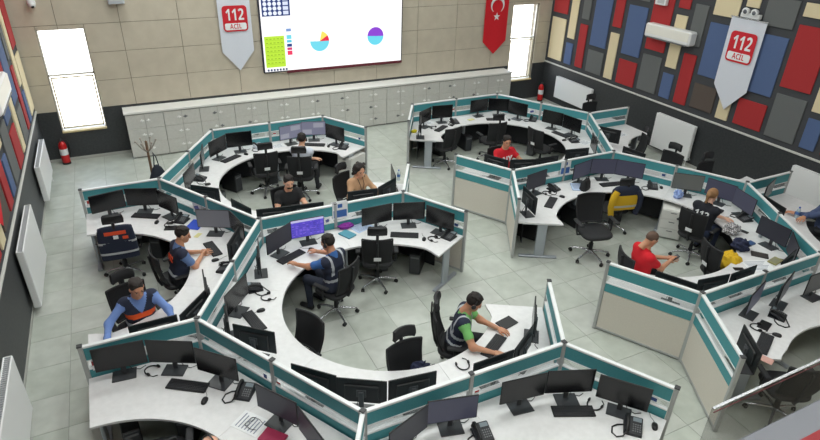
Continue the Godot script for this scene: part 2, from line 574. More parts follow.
# ---------------------------------------------------------------- partitions
func partition(a: Vector2, b: Vector2, bays: int, label: String, posts: Array, marks := []) -> void:
	var L := a.distance_to(b)
	var t := thing("office_partition", label, "partition", Vector3(a.x, 0, a.y), atan2(-(b.y - a.y), b.x - a.x), "low teal and beige partitions")
	var alu := mat("cap_white", col(226, 229, 230), 0.35)
	var grey := mat("post_grey", col(172, 174, 174), 0.4, 0.2)
	var teal := grain("teal_board", noise_tex(51, 0.1, col(66, 143, 151), col(78, 155, 163)), 1.5, 0.55)
	var board := grain("beige_partition", noise_tex(52, 0.1, col(206, 200, 190), col(215, 209, 199)), 1.5, 0.7)
	var glass := mat("strip_glass", Color(0.62, 0.7, 0.72, 0.24), 0.06)
	glass.transparency = BaseMaterial3D.TRANSPARENCY_ALPHA
	var w := L / bays
	slab("cap", Vector3(0.02, PH - 0.03, -0.024), Vector3(L - 0.02, PH, 0.024), alu, t, 0.006)
	for i in bays:
		var x0 := i * w + 0.028; var x1 := (i + 1) * w - 0.028
		slab("upper_board", Vector3(x0, 0.945, -0.018), Vector3(x1, PH - 0.03, 0.018), teal, t, 0.003)
		var pane := MB.new()
		pane.quad(Vector3(x0, 0.835, 0), Vector3(x1, 0.835, 0), Vector3(x1, 0.935, 0), Vector3(x0, 0.935, 0))
		put("glass_strip", pane.mesh(), glass, t)
		var rails := MB.new()
		rails.box(Vector3((x0 + x1) / 2, 0.94, 0), Vector3(x1 - x0, 0.012, 0.044), 0.003)
		rails.box(Vector3((x0 + x1) / 2, 0.825, 0), Vector3(x1 - x0, 0.02, 0.05), 0.004)
		put("rail", rails.mesh(), alu, t)
		slab("middle_board", Vector3(x0, 0.68, -0.018), Vector3(x1, 0.815, 0.018), teal, t, 0.003)
		slab("lower_board", Vector3(x0, 0.05, -0.016), Vector3(x1, 0.672, 0.016), board, t, 0.003)
		slab("foot_rail", Vector3(x0, 0.02, -0.02), Vector3(x1, 0.055, 0.02), grey, t, 0.003)
	for i in range(1, bays):
		var p := MB.new()
		p.box(Vector3(i * w, PH / 2, 0), Vector3(0.05, PH + 0.012, 0.054), 0.006)
		put("post", p.mesh(), grey, t)
		slab("post_cap", Vector3(i * w - 0.027, PH + 0.004, -0.03), Vector3(i * w + 0.027, PH + 0.018, 0.03), mat("cap_dark", col(58, 60, 62), 0.5), t, 0.004)
	for s in posts:
		# "a"/"b": plain end post; "A"/"B": six-sided junction post
		var x := 0.0 if s.to_lower() == "a" else L
		var p := MB.new()
		if s == s.to_upper():
			p.xf = Transform3D(yaw(30), Vector3(x, 0, 0))
			p.lathe([Vector2(0.0, 0.0), Vector2(0.042, 0.0), Vector2(0.042, PH + 0.005), Vector2(0, PH + 0.005)], 6)
		else:
			p.box(Vector3(x, PH / 2, 0), Vector3(0.045, PH, 0.05), 0.006)
		put("post", p.mesh(), grey, t)
		slab("post_cap", Vector3(x - 0.028, PH, -0.03), Vector3(x + 0.028, PH + 0.016, 0.03), mat("cap_dark"), t, 0.004)
	for k in marks:
		# [kind, x, y, side, w, h]: papers and stickers on the boards
		var side: float = k[3]
		var c := Vector3(k[1], k[2], side * 0.0215)
		var q := MB.new()
		q.box(c, Vector3(k[4], k[5], 0.002))
		var base := put("notice" if k[4] > 0.1 else "sticker", q.mesh(), mat("paper_white", col(232, 234, 236), 0.7), t)
		var q2 := MB.new()
		if k[0] == "blue":
			q2.box(c + Vector3(0, -k[5] * 0.18, side * 0.0016), Vector3(k[4] * 0.86, k[5] * 0.42, 0.002))
			q2.box(c + Vector3(0, k[5] * 0.28, side * 0.0016), Vector3(k[4] * 0.3, k[5] * 0.22, 0.002))
			put("print", q2.mesh(), mat("print_blue", col(62, 104, 172), 0.6), base)
		elif k[0] == "violet":
			q2.box(c + Vector3(0, 0, side * 0.0016), Vector3(k[4] * 0.6, k[5] * 0.5, 0.002), 0.0, Basis(Vector3.BACK, 0.4))
			put("print", q2.mesh(), mat("print_violet", col(92, 96, 160), 0.6), base)
		elif k[0] == "red":
			q2.box(c + Vector3(0, k[5] * 0.25, side * 0.0016), Vector3(k[4] * 0.9, k[5] * 0.45, 0.002))
			put("print", q2.mesh(), mat("print_red", col(176, 44, 44), 0.6), base)
		else:
			q2.box(c + Vector3(0, 0, side * 0.0016), Vector3(k[4] * 0.95, k[5] * 0.9, 0.002))
			put("print", q2.mesh(), mat("print_navy", col(44, 72, 128), 0.6), base)

func build_partitions() -> void:
	partition(la(1.25, 0.5), la(1, 0), 1, "short partition ending the far-left ring beside the open floor", ["a", "B"], [["navy", 0.16, 0.85, -1.0, 0.05, 0.06], ["navy", 0.16, 0.85, 1.0, 0.05, 0.06]])
	partition(la(1, 0), la(0, 0), 2, "two-bay partition in front of the lockers, behind the lit pale monitors", ["B"], [["blue", 1.30, 0.87, 1.0, 0.05, 0.06], ["red", 1.12, 0.87, 1.0, 0.07, 0.06], ["red", 1.12, 0.87, -1.0, 0.07, 0.06]])
	partition(la(0, 0), la(-0.5, 1), 2, "slanting partition of the far-left ring next to the coat stand", ["B"])
	partition(la(-0.5, 1), la(0, 2), 2, "partition with a violet notice between left aisle desk and far-left ring", ["B"], [["violet", 0.95, 0.86, -1.0, 0.20, 0.18], ["violet", 0.95, 0.86, 1.0, 0.20, 0.18]])
	partition(la(0, 2), la(1, 2), 2, "partition carrying a blue notice behind the lit purple monitor", ["B"], [["blue", 1.29, 1.02, 1.0, 0.26, 0.3], ["blue", 1.29, 1.02, -1.0, 0.26, 0.3], ["violet", 1.07, 0.88, 1.0, 0.09, 0.1]])
	partition(la(1, 2), la(1.25, 1.5), 1, "short partition beside the water bottle near the woman in beige", ["b"])
	partition(la(1, 2), la(1.25, 2.5), 1, "short partition ending the centre ring desk by the walkway", ["b"], [["navy", 1.06, 0.86, 1.0, 0.07, 0.05], ["navy", 1.06, 0.86, -1.0, 0.07, 0.05]])
	partition(la(-1, 1), la(-0.5, 1), 1, "partition behind the chair draped with the navy vest", ["a"], [["red", 0.08, 0.88, -1.0, 0.06, 0.12], ["red", 0.08, 0.88, 1.0, 0.06, 0.12]])
	partition(la(0, 2), la(-0.5, 3), 2, "partition between the left aisle desk and the centre ring desk", ["B"])
	partition(la(-1, 3), la(-0.5, 3), 1, "partition in front of the seated man with orange-banded vest", ["a"], [["red", 0.09, 0.86, -1.0, 0.05, 0.13], ["red", 0.09, 0.86, 1.0, 0.05, 0.13]])
	partition(la(-0.5, 3), la(0, 4), 2, "long slanting partition between the front-left desk and the centre ring", ["B"], [["red", 1.30, 0.87, 1.0, 0.06, 0.05], ["navy", 1.1, 0.87, 1.0, 0.05, 0.06]])
	partition(la(0, 4), la(1, 4), 2, "partition between the centre ring desk and the front-centre desk", ["B"], [["red", 1.29, 0.87, 1.0, 0.06, 0.05]])
	partition(la(1, 4), la(1.25, 3.5), 1, "short partition beside the man in the green-shouldered vest", ["b"])
	partition(la(1, 4), la(1.25, 4.5), 1, "short partition ending the front-centre desk, small blue sticker inside", ["b"], [["navy", 1.02, 0.90, 1.0, 0.10, 0.05], ["navy", 1.02, 0.90, -1.0, 0.10, 0.05]])
	partition(la(0, 4), la(-0.5, 5), 2, "partition running to the bottom edge between the two front desks", [])
	partition(rb(-0.25, 0.5), rb(0, 0), 1, "short partition at the left end of the far-centre ring", ["a", "B"])
	partition(rb(0, 0), rb(1, 0), 2, "two-bay partition nearest the lockers' right half", ["B"], [["red", 1.14, 0.87, -1.0, 0.07, 0.06], ["red", 1.14, 0.87, 1.0, 0.07, 0.06]])
	partition(rb(1, 0), rb(1.5, 1), 2, "slanting partition in front of the right-hand fire extinguisher", ["B"], [["violet", 1.0, 0.88, -1.0, 0.16, 0.1], ["violet", 1.0, 0.88, 1.0, 0.16, 0.1], ["red", 1.3, 0.88, 1.0, 0.05, 0.06]])
	partition(rb(1.5, 1), rb(2, 1), 1, "stub partition reaching towards the right wall near the far radiator", ["b"])
	partition(rb(1.5, 1), rb(1, 2), 2, "slanting partition between far-centre ring and far right-wall desk", ["B"])
	partition(rb(1, 2), rb(0, 2), 2, "partition with a blue notice between far-centre ring and right ring", ["B"], [["blue", 1.2, 0.98, -1.0, 0.24, 0.3], ["blue", 1.2, 0.98, 1.0, 0.24, 0.3]])
	partition(rb(0, 2), rb(-0.25, 1.5), 1, "freestanding-ended partition whose beige side faces the middle walkway", ["b"])
	partition(rb(0, 2), rb(-0.25, 2.5), 1, "short partition at the left end of the right ring desk", ["b"])
	partition(rb(1, 2), rb(1.5, 3), 2, "partition behind the yellow and navy jacket on the right ring", ["B"], [["navy", 1.02, 0.9, 1.0, 0.07, 0.05], ["navy", 1.02, 0.9, -1.0, 0.07, 0.05]])
	partition(rb(1.5, 3), rb(2, 3), 1, "stub partition reaching towards the right wall behind the white radiator", ["b"])
	partition(rb(1.5, 3), rb(1, 4), 2, "slanting partition beside the water bottle near the right edge", ["B"])
	partition(rb(1, 4), rb(0, 4), 2, "partition between the right ring desk and the bottom-right desk", ["B"])
	partition(rb(0, 4), rb(-0.25, 3.5), 1, "large beige-faced partition in front of the seated man in red polo", ["b"])
	partition(rb(0, 4), rb(-0.25, 4.5), 1, "steeply slanting partition at the left end of the bottom-right desk", ["b"])

# ---------------------------------------------------------------- desks
func ring_point(c: Vector2, r: float, e0: Vector2, e1: Vector2, ang: float, a0: float, a1: float) -> Vector2:
	# inner edge: a circle that runs out to the two end corners
	var t0 := clampf(absf(ang - a0) / 0.22, 0.0, 1.0)
	var t1 := clampf(absf(ang - a1) / 0.22, 0.0, 1.0)
	var rr := lerpf(c.distance_to(e0), r, smoothstep(0.0, 1.0, t0)) if t0 < 1.0 else (lerpf(c.distance_to(e1), r, smoothstep(0.0, 1.0, t1)) if t1 < 1.0 else r)
	return c + Vector2(cos(ang), sin(ang)) * rr

func ring_desk(c: Vector2, outer: Array, mids: Array, r: float, label: String, depth := 0.76, shift := Vector2.ZERO) -> void:
	# outer: corner points along the walls from one open end to the other; mids: for each wall run, whether a joint falls halfway
	var t := thing("ring_desk", label, "desk", Vector3(c.x, 0, c.y), 0.0, "curved ring desks inside the partitions")
	var pts := []
	for p in outer:
		pts.append((p - c) * (1.0 - 0.034 / Q))
	var cc := shift
	var n := pts.size()
	var d0: Vector2 = (pts[1] - pts[0]).normalized()
	var d1: Vector2 = (pts[n - 2] - pts[n - 1]).normalized()
	var p0 := Vector2(-d0.y, d0.x)
	if p0.dot(cc - pts[0]) < 0:
		p0 = -p0
	var p1 := Vector2(-d1.y, d1.x)
	if p1.dot(cc - pts[n - 1]) < 0:
		p1 = -p1
	var e0: Vector2 = pts[0] + p0 * depth
	var e1: Vector2 = pts[n - 1] + p1 * depth
	var a0 := (e0 - cc).angle()
	var a1 := (e1 - cc).angle()
	var sgn := signf((pts[1] - cc).angle_to(pts[2] - cc))
	while (a1 - a0) * sgn < 0.5:
		a1 += TAU * sgn
	# cuts along the outer path: [point, angle]
	var cuts := [[0, pts[0], a0]]
	for i in n - 1:
		if mids[i]:
			var m: Vector2 = (pts[i] + pts[i + 1]) / 2
			var a := (m - cc).angle()
			while (a - a0) * sgn < -0.01:
				a += TAU * sgn
			while (a - a0) * sgn > TAU:
				a -= TAU * sgn
			cuts.append([i + 0.5, m, a])
	cuts.append([n - 1, pts[n - 1], a1])
	var white := grain("desk_white", noise_tex(61, 0.03, col(216, 216, 217), col(226, 226, 227)), 1.2, 0.42)
	var metal := mat("leg_grey", col(168, 174, 182), 0.38, 0.5)
	for k in cuts.size() - 1:
		var A: Array = cuts[k]
		var B: Array = cuts[k + 1]
		var poly := PackedVector2Array()
		poly.append(A[1])
		for i in n:
			if i > A[0] + 0.01 and i < B[0] - 0.01:
				poly.append(pts[i])
		poly.append(B[1])
		for s in 17:
			var ang := lerpf(B[2], A[2], s / 16.0)
			poly.append(ring_point(cc, r, e0, e1, ang, a0, a1))
		var shr := Geometry2D.offset_polygon(poly, -0.0015)
		var q := MB.new()
		q.prism(shr[0] if shr.size() > 0 else poly, DESK - 0.028, DESK)
		put("worktop", q.mesh(), white, t)
	# dark screens hung under the back of the worktop, clear of the open ends
	for i in n - 1:
		var f := 1.0 - 0.16 / Q
		var a: Vector2 = pts[i] * f
		var b: Vector2 = pts[i + 1] * f
		if i == 0:
			a += (b - a).normalized() * 0.42
		if i == n - 2:
			b += (a - b).normalized() * 0.42
		if a.distance_to(b) > 0.2:
			var q := MB.new()
			q.span(Vector3(a.x, 0.36, a.y), Vector3(b.x, 0.36, b.y), 0.014, 0.6, 0.002)
			put("modesty_panel", q.mesh(), mat("modesty_dark", col(40, 42, 46), 0.75), t)
	# T-shaped metal legs at the ends and under each joint
	for k in cuts.size():
		var cu: Array = cuts[k]
		var o: Vector2 = cu[1]
		var inn: Vector2 = e0 if k == 0 else (e1 if k == cuts.size() - 1 else ring_point(cc, r, e0, e1, cu[2], a0, a1))
		var dir := (inn - o).normalized()
		var len_ := (inn - o).length()
		if k == 0:
			o += d0 * 0.06; inn += d0 * 0.06
		elif k == cuts.size() - 1:
			o += d1 * 0.06; inn += d1 * 0.06
		var q := MB.new()
		var f0 := o + dir * 0.08
		var f1 := inn - dir * 0.02
		q.span(Vector3(f0.x, 0.025, f0.y), Vector3(f1.x, 0.025, f1.y), 0.07, 0.035, 0.008)
		q.span(Vector3(f0.x, DESK - 0.045, f0.y), Vector3(f1.x - dir.x * 0.1, DESK - 0.045, f1.y - dir.y * 0.1), 0.05, 0.03, 0.004)
		var mid := o + dir * (len_ * 0.56)
		var bs := Basis(Vector3(-dir.y, 0, dir.x), Vector3.UP, Vector3(dir.x, 0, dir.y))
		bs.x = bs.y.cross(bs.z)
		q.box(Vector3(mid.x, DESK / 2 - 0.01, mid.y), Vector3(0.045, DESK - 0.06, 0.17), 0.012, bs)
		put("leg", q.mesh(), metal, t)

func build_desks() -> void:
	var T := [false, true, true, true, true, false]
	ring_desk(la(0.5, 1), [la(1.25, 0.5), la(1, 0), la(0, 0), la(-0.5, 1), la(0, 2), la(1, 2), la(1.25, 1.5)], T, 1.46, "far-left white ring desk around the man in black t-shirt")
	ring_desk(la(0.5, 3), [la(1.25, 2.5), la(1, 2), la(0, 2), la(-0.5, 3), la(0, 4), la(1, 4), la(1.25, 3.5)], T, 1.41, "large white ring desk in the centre with the purple monitor")
	ring_desk(la(-1, 2), [la(-1, 1), la(-0.5, 1), la(0, 2), la(-0.5, 3), la(-1, 3)], [false, true, true, false], 1.34, "white curved desk along the left aisle beside the blue folder", 0.76, Vector2(0, 0.08))
	ring_desk(la(-1, 4), [la(-1, 3), la(-0.5, 3), la(0, 4), la(-0.5, 5), la(-1, 5)], [false, true, true, false], 1.31, "white curved desk at the front left with a magenta notebook")
	ring_desk(la(0.5, 5), [la(-0.5, 5), la(0, 4), la(1, 4), la(1.25, 4.5)], [true, true, false], 1.40, "white curved desk at the front centre, bottom edge of view")
	ring_desk(rb(0.5, 1), [rb(-0.25, 0.5), rb(0, 0), rb(1, 0), rb(1.5, 1), rb(1, 2), rb(0, 2), rb(-0.25, 1.5)], T, 1.40, "far-centre white ring desk around the man in red t-shirt")
	ring_desk(rb(0.5, 3), [rb(-0.25, 2.5), rb(0, 2), rb(1, 2), rb(1.5, 3), rb(1, 4), rb(0, 4), rb(-0.25, 3.5)], T, 1.42, "right white ring desk around the man in red polo")
	ring_desk(rb(0.5, 5), [rb(-0.14, 4.28), rb(0, 4), rb(1, 4), rb(1.5, 5)], [false, true, true], 1.35, "white curved desk in the bottom right corner")
	ring_desk(rb(2, 2), [rb(2, 1), rb(1.5, 1), rb(1, 2), rb(1.5, 3), rb(2, 3)], [false, true, true, false], 1.38, "white curved desk against the right wall, behind the right ring")
	ring_desk(rb(2, 4), [rb(2, 3), rb(1.5, 3), rb(1, 4), rb(1.5, 5)], [false, true, true], 1.38, "white curved desk with a water bottle at the right edge")
	ring_desk(rb(2, 0), [rb(1, 0), rb(1.5, 1), rb(2, 1)], [true, false], 1.38, "white desk beyond the stub partition under the far right radiator")

# ---------------------------------------------------------------- chairs
func shape(key: String, make: Callable) -> ArrayMesh:
	if not meshes.has(key):
		var q := MB.new()
		make.call(q)
		meshes[key] = q.mesh()
	return meshes[key]

func chair(at: Vector2, turn: float, label: String, headrest := true, tagged := false, seat_turn := 0.0) -> Node3D:
	var t := thing("swivel_chair", label, "chair", Vector3(at.x, 0, at.y), deg_to_rad(turn), "black swivel chairs at the desks")
	var black := mat("chair_black", col(34, 35, 38), 0.7)
	var net := grain("chair_net", noise_tex(71, 0.3, col(20, 21, 24), col(38, 39, 42)), 6.0, 0.85)
	var chrome := mat("chair_chrome", col(190, 192, 196), 0.25, 0.85)
	var rubber := mat("caster_black", col(22, 22, 24), 0.5)
	put("seat", shape("seat", func(q):
		q.loft([[Vector3(0, 0.425, 0.01), 0.20, 0.20], [Vector3(0, 0.432, 0.01), 0.235, 0.23], [Vector3(0, 0.46, 0.01), 0.25, 0.245], [Vector3(0, 0.485, 0.01), 0.245, 0.24], [Vector3(0, 0.5, 0.01), 0.22, 0.215], [Vector3(0, 0.503, 0.01), 0.12, 0.12]], 24, 3.6)), black, t)
	put("backrest", shape("backrest", func(q):
		var g := []
		for j in 11:
			var v := j / 10.0
			var y := 0.53 + v * 0.46
			var hw := 0.235 * (0.86 + 0.22 * v - 0.10 * v * v) * (1.0 if v < 0.92 else 0.9)
			var row := []
			for i in 11:
				var u := i / 5.0 - 1.0
				row.append(Vector3(u * hw, y - 0.02 * pow(absf(u), 4) * v, -0.215 - 0.09 * v + 0.05 * u * u - 0.03 * sin(v * PI)))
			g.append(row)
		q.sheet(g, 0.012)), net, t)
	put("back_frame", shape("back_frame", func(q):
		for s in [-1, 1]:
			var pts := []
			for j in 9:
				var v := j / 8.0
				pts.append(Vector3(s * 0.235 * (0.86 + 0.22 * v - 0.10 * v * v), 0.53 + v * 0.455, -0.17 - 0.09 * v - 0.03 * sin(v * PI)))
			q.tube(pts, 0.014, 0.012, 7)
		var top := []
		var bot := []
		for i in 9:
			var u := i / 4.0 - 1.0
			top.append(Vector3(u * 0.228, 0.985, -0.307 + 0.05 * u * u))
			bot.append(Vector3(u * 0.2, 0.53, -0.217 + 0.05 * u * u))
		q.tube(top, 0.014, -1, 7)
		q.tube(bot, 0.016, -1, 7)
		q.tube([Vector3(0, 0.44, -0.1), Vector3(0, 0.44, -0.24), Vector3(0, 0.52, -0.27), Vector3(0, 0.75, -0.31), Vector3(0, 0.96, -0.335)], 0.024, 0.018, 8)), black, t)
	if headrest:
		var h := put("headrest", shape("headrest", func(q):
			var g := []
			for j in 6:
				var v := j / 5.0
				var row := []
				for i in 9:
					var u := i / 4.0 - 1.0
					row.append(Vector3(u * 0.135 * (1.0 - 0.1 * absf(v - 0.5)), 1.06 + v * 0.15 - 0.012 * u * u, -0.285 + 0.035 * u * u + 0.02 * cos((v - 0.5) * PI)))
				g.append(row)
			q.sheet(g, 0.04)), black, t)
		put("headrest_stem", shape("headrest_stem", func(q): q.box(Vector3(0, 1.04, -0.335), Vector3(0.045, 0.14, 0.02), 0.006)), black, h)
	if tagged:
		put("white_tag", shape("chair_tag", func(q): q.box(Vector3(0, 0.66, -0.318), Vector3(0.11, 0.065, 0.006), 0.001, Basis(Vector3.RIGHT, -0.15))), mat("paper_white", col(232, 234, 236), 0.7), t)
	for s in [-1, 1]:
		var a := put("armrest", shape("armrest%d" % s, func(q):
			q.tube([Vector3(s * 0.17, 0.43, 0.0), Vector3(s * 0.28, 0.44, 0.0), Vector3(s * 0.295, 0.5, -0.005), Vector3(s * 0.295, 0.64, -0.02)], 0.017, 0.015, 7)), black, t)
		put("arm_pad", shape("arm_pad%d" % s, func(q): q.box(Vector3(s * 0.295, 0.655, 0.02), Vector3(0.075, 0.03, 0.26), 0.012)), black, a)
	put("gas_lift", shape("gas_lift", func(q):
		q.lathe([Vector2(0, 0.09), Vector2(0.032, 0.09), Vector2(0.032, 0.26), Vector2(0.02, 0.26), Vector2(0.02, 0.40), Vector2(0.07, 0.405), Vector2(0.07, 0.425), Vector2(0, 0.425)], 12)), black, t)
	var base := put("star_base", shape("star_base", func(q):
		q.lathe([Vector2(0, 0.085), Vector2(0.05, 0.085), Vector2(0.045, 0.14), Vector2(0, 0.14)], 12)), chrome, t)
	for k in 5:
		var a := TAU * k / 5 + seat_turn
		var d := Vector3(cos(a), 0, sin(a))
		put("star_leg", shape("star_leg", func(q):
			q.tube([Vector3(0.03, 0.118, 0), Vector3(0.16, 0.108, 0), Vector3(0.31, 0.075, 0)], 0.023, 0.014, 7)), chrome, base, Transform3D(Basis(Vector3.UP, -a), Vector3.ZERO))
		put("caster", shape("caster", func(q):
			for s in [-1, 1]:
				q.xf = Transform3D(Basis(Vector3.RIGHT, PI / 2), Vector3(0, 0.029, s * 0.014))
				q.lathe([Vector2(0, -0.009), Vector2(0.027, -0.009), Vector2(0.029, 0), Vector2(0.027, 0.009), Vector2(0, 0.009)], 10)
			q.xf = Transform3D()
			q.box(Vector3(0, 0.05, 0), Vector3(0.03, 0.03, 0.03), 0.008)), rubber, base, Transform3D(Basis(Vector3.UP, -a + 0.7), d * 0.31))
	return t

# ---------------------------------------------------------------- things on the desks
func screen_mat(kind: String) -> StandardMaterial3D:
	match kind:
		"pale": return glow("screen_pale", col(150, 152, 178), 0.42)
		"grey": return glow("screen_grey", col(128, 130, 138), 0.32)
		"dim": return glow("screen_dim", col(96, 98, 124), 0.22)
		"slate": return glow("screen_slate", col(70, 72, 86), 0.16)
		"olive": return glow("screen_olive", col(122, 126, 122), 0.28)
		"purple":
			if mats.has("screen_purple"):
				return mats["screen_purple"]
			var m := mat("screen_purple", col(40, 36, 90), 0.3)
			var im := Image.create(128, 72, false, Image.FORMAT_RGB8)
			im.fill(col(84, 70, 196))
			im.fill_rect(Rect2i(0, 0, 128, 9), col(206, 204, 236))
			var g := RandomNumberGenerator.new()
			g.seed = 5
			for y in 14:
				for x in 9:
					if g.randf() < 0.75:
						im.fill_rect(Rect2i(3 + x * 14, 12 + y * 4, g.randi_range(4, 12), 2), [col(150, 120, 230), col(60, 48, 150), col(120, 96, 220)][g.randi() % 3])
			m.emission_enabled = true
			m.emission_texture = ImageTexture.create_from_image(im)
			m.emission_energy_multiplier = 0.9
			return m
	var off := mat("screen_off", col(16, 17, 20), 0.22)
	return off

func monitor(at: Vector2, turn: float, label: String, kind := "off", low := 0.0) -> void:
	var t := thing("monitor", label, "monitor", Vector3(at.x, DESK, at.y), deg_to_rad(turn), "flat monitors on the desks")
	var black := mat("monitor_black", col(26, 27, 30), 0.45)
	put("housing", shape("mon_housing", func(q):
		q.box(Vector3(0, 0.28, 0.0), Vector3(0.525, 0.315, 0.016), 0.004)
		q.box(Vector3(0, 0.27, -0.016), Vector3(0.36, 0.2, 0.024), 0.01)), black, t)
	var d := put("display", shape("mon_display", func(q):
		var a := [Vector3(-0.255, 0.134, 0.0088), Vector3(0.255, 0.134, 0.0088), Vector3(0.255, 0.43, 0.0088), Vector3(-0.255, 0.43, 0.0088)]
		q.quad(a[0], a[1], a[2], a[3])
		for u in [Vector2(0, 1), Vector2(1, 0), Vector2(1, 1), Vector2(0, 1), Vector2(0, 0), Vector2(1, 0)]:
			q.uv.append(u)), screen_mat(kind), t)
	if kind != "off":
		d.set_meta("label", "lit screen")
	if kind == "pale":
		for w in [Rect2(-0.24, 0.16, 0.2, 0.1), Rect2(0.0, 0.3, 0.22, 0.1)]:
			var q := MB.new()
			q.box(Vector3(w.get_center().x, w.get_center().y, 0.0094), Vector3(w.size.x, w.size.y, 0.001))
			put("window_print", q.mesh(), glow("screen_white", col(196, 198, 216), 0.4), d)
	put("neck", shape("mon_neck", func(q):
		q.box(Vector3(0, 0.15, -0.04), Vector3(0.055, 0.30, 0.022), 0.008)
		q.box(Vector3(0, 0.27, -0.032), Vector3(0.1, 0.1, 0.012), 0.004)), mat("neck_grey", col(62, 64, 68), 0.4), t)
	put("stand_base", shape("mon_base", func(q):
		q.box(Vector3(0, 0.006, -0.005), Vector3(0.25, 0.012, 0.185), 0.005)), mat("base_dark", col(58, 60, 64), 0.35), t)
	put("cable", shape("mon_cable", func(q):
		q.tube([Vector3(0.03, 0.2, -0.03), Vector3(0.05, 0.08, -0.07), Vector3(0.08, 0.008, -0.08), Vector3(0.16, 0.006, -0.05), Vector3(0.22, 0.006, -0.09)], 0.004, -1, 6)), black, t)

func keyboard(at: Vector2, turn: float, label: String) -> void:
	var t := thing("keyboard", label, "keyboard", Vector3(at.x, DESK, at.y), deg_to_rad(turn), "black keyboards on the desks")
	put("case", shape("kb_case", func(q): q.box(Vector3(0, 0.011, 0), Vector3(0.45, 0.02, 0.15), 0.005)), mat("kb_black", col(30, 31, 34), 0.55), t)
	var o := put("keys", shape("kb_keys", func(q):
		for r in 6:
			for c in 20:
				if r == 5 and c > 3 and c < 9:
					continue
				q.box(Vector3(-0.205 + c * 0.0216, 0.0235, -0.056 + r * 0.0222), Vector3(0.018, 0.007, 0.018), 0.002)
		q.box(Vector3(-0.065, 0.0235, 0.055), Vector3(0.1, 0.007, 0.018), 0.002)), mat("key_black", col(44, 45, 49), 0.5), t)
	o.set_meta("kind", "stuff")

func mouse(at: Vector2, turn: float, label: String) -> void:
	var t := thing("mouse", label, "mouse", Vector3(at.x, DESK, at.y), deg_to_rad(turn), "black mice on the desks")
	put("shell", shape("mouse_shell", func(q):
		q.loft([[Vector3(0, 0.001, 0), 0.029, 0.053], [Vector3(0, 0.012, 0), 0.032, 0.056], [Vector3(0, 0.026, -0.004), 0.028, 0.048], [Vector3(0, 0.035, -0.008), 0.019, 0.034], [Vector3(0, 0.038, -0.01), 0.008, 0.016]], 16, 2.6)), mat("mouse_black", col(24, 24, 27), 0.4), t)
	put("wheel", shape("mouse_wheel", func(q): q.box(Vector3(0, 0.032, 0.03), Vector3(0.008, 0.012, 0.018), 0.003)), mat("mid_grey", col(110, 112, 115), 0.5), t)
	put("cable", shape("mouse_cable", func(q): q.tube([Vector3(0, 0.008, 0.05), Vector3(0.01, 0.004, 0.09), Vector3(0.04, 0.004, 0.13), Vector3(0.05, 0.004, 0.19)], 0.0025, -1, 5)), mat("monitor_black", col(26, 27, 30), 0.45), t)

func desk_phone(at: Vector2, turn: float, label: String, blue := false) -> void:
	var t := thing("desk_phone", label, "phone", Vector3(at.x, DESK, at.y), deg_to_rad(turn), "desk telephones")
	var body := mat("phone_black", col(32, 34, 40), 0.5) if not blue else mat("phone_pale", col(206, 212, 222), 0.5)
	var tilt := Basis(Vector3.RIGHT, 0.42)
	put("body", shape("phone_body", func(q):
		q.prism(PackedVector2Array([Vector2(-0.09, -0.1), Vector2(0.09, -0.1), Vector2(0.09, 0.1), Vector2(-0.09, 0.1)]), 0.0, 0.02)
		q.box(Vector3(0.0, 0.045, 0), Vector3(0.18, 0.03, 0.21), 0.008, Basis(Vector3.RIGHT, 0.3))), body, t)
	put("handset", shape("phone_handset", func(q):
		var b := Basis(Vector3.RIGHT, 0.3)
		q.xf = Transform3D(b, Vector3(-0.06, 0.075, 0))
		q.tube([Vector3(0, 0.0, -0.095), Vector3(0, 0.022, -0.06), Vector3(0, 0.026, 0), Vector3(0, 0.022, 0.06), Vector3(0, 0.0, 0.095)], 0.018, -1, 8)
		q.ball(Vector3(0, 0.0, -0.085), Vector3(0.026, 0.016, 0.026), 10, 6)
		q.ball(Vector3(0, 0.0, 0.085), Vector3(0.026, 0.016, 0.026), 10, 6)), mat("handset_black", col(20, 21, 24), 0.45), t)
	put("display", shape("phone_display", func(q): q.box(Vector3(0.035, 0.081, -0.06), Vector3(0.085, 0.004, 0.045), 0.001, Basis(Vector3.RIGHT, 0.3))), mat("phone_screen", col(120, 132, 140), 0.3), t)
	var k := put("keypad", shape("phone_keys", func(q):
		var b := Basis(Vector3.RIGHT, 0.3)
		for r in 4:
			for c in 4:
				q.box(Vector3(0.0, 0.045, 0) + b * Vector3(0.0 + c * 0.022, 0.018, -0.01 + r * 0.024), Vector3(0.014, 0.006, 0.014), 0.002, b)), mat("mid_grey", col(110, 112, 115), 0.5), t)
	k.set_meta("kind", "stuff")
	put("cord", shape("phone_cord", func(q):
		q.tube([Vector3(-0.06, 0.05, 0.1), Vector3(-0.09, 0.012, 0.14), Vector3(-0.15, 0.008, 0.17), Vector3(-0.2, 0.008, 0.13), Vector3(-0.2, 0.008, 0.05), Vector3(-0.15, 0.008, 0.0), Vector3(-0.09, 0.01, -0.02)], 0.008, -1, 6)), mat("handset_black"), t)

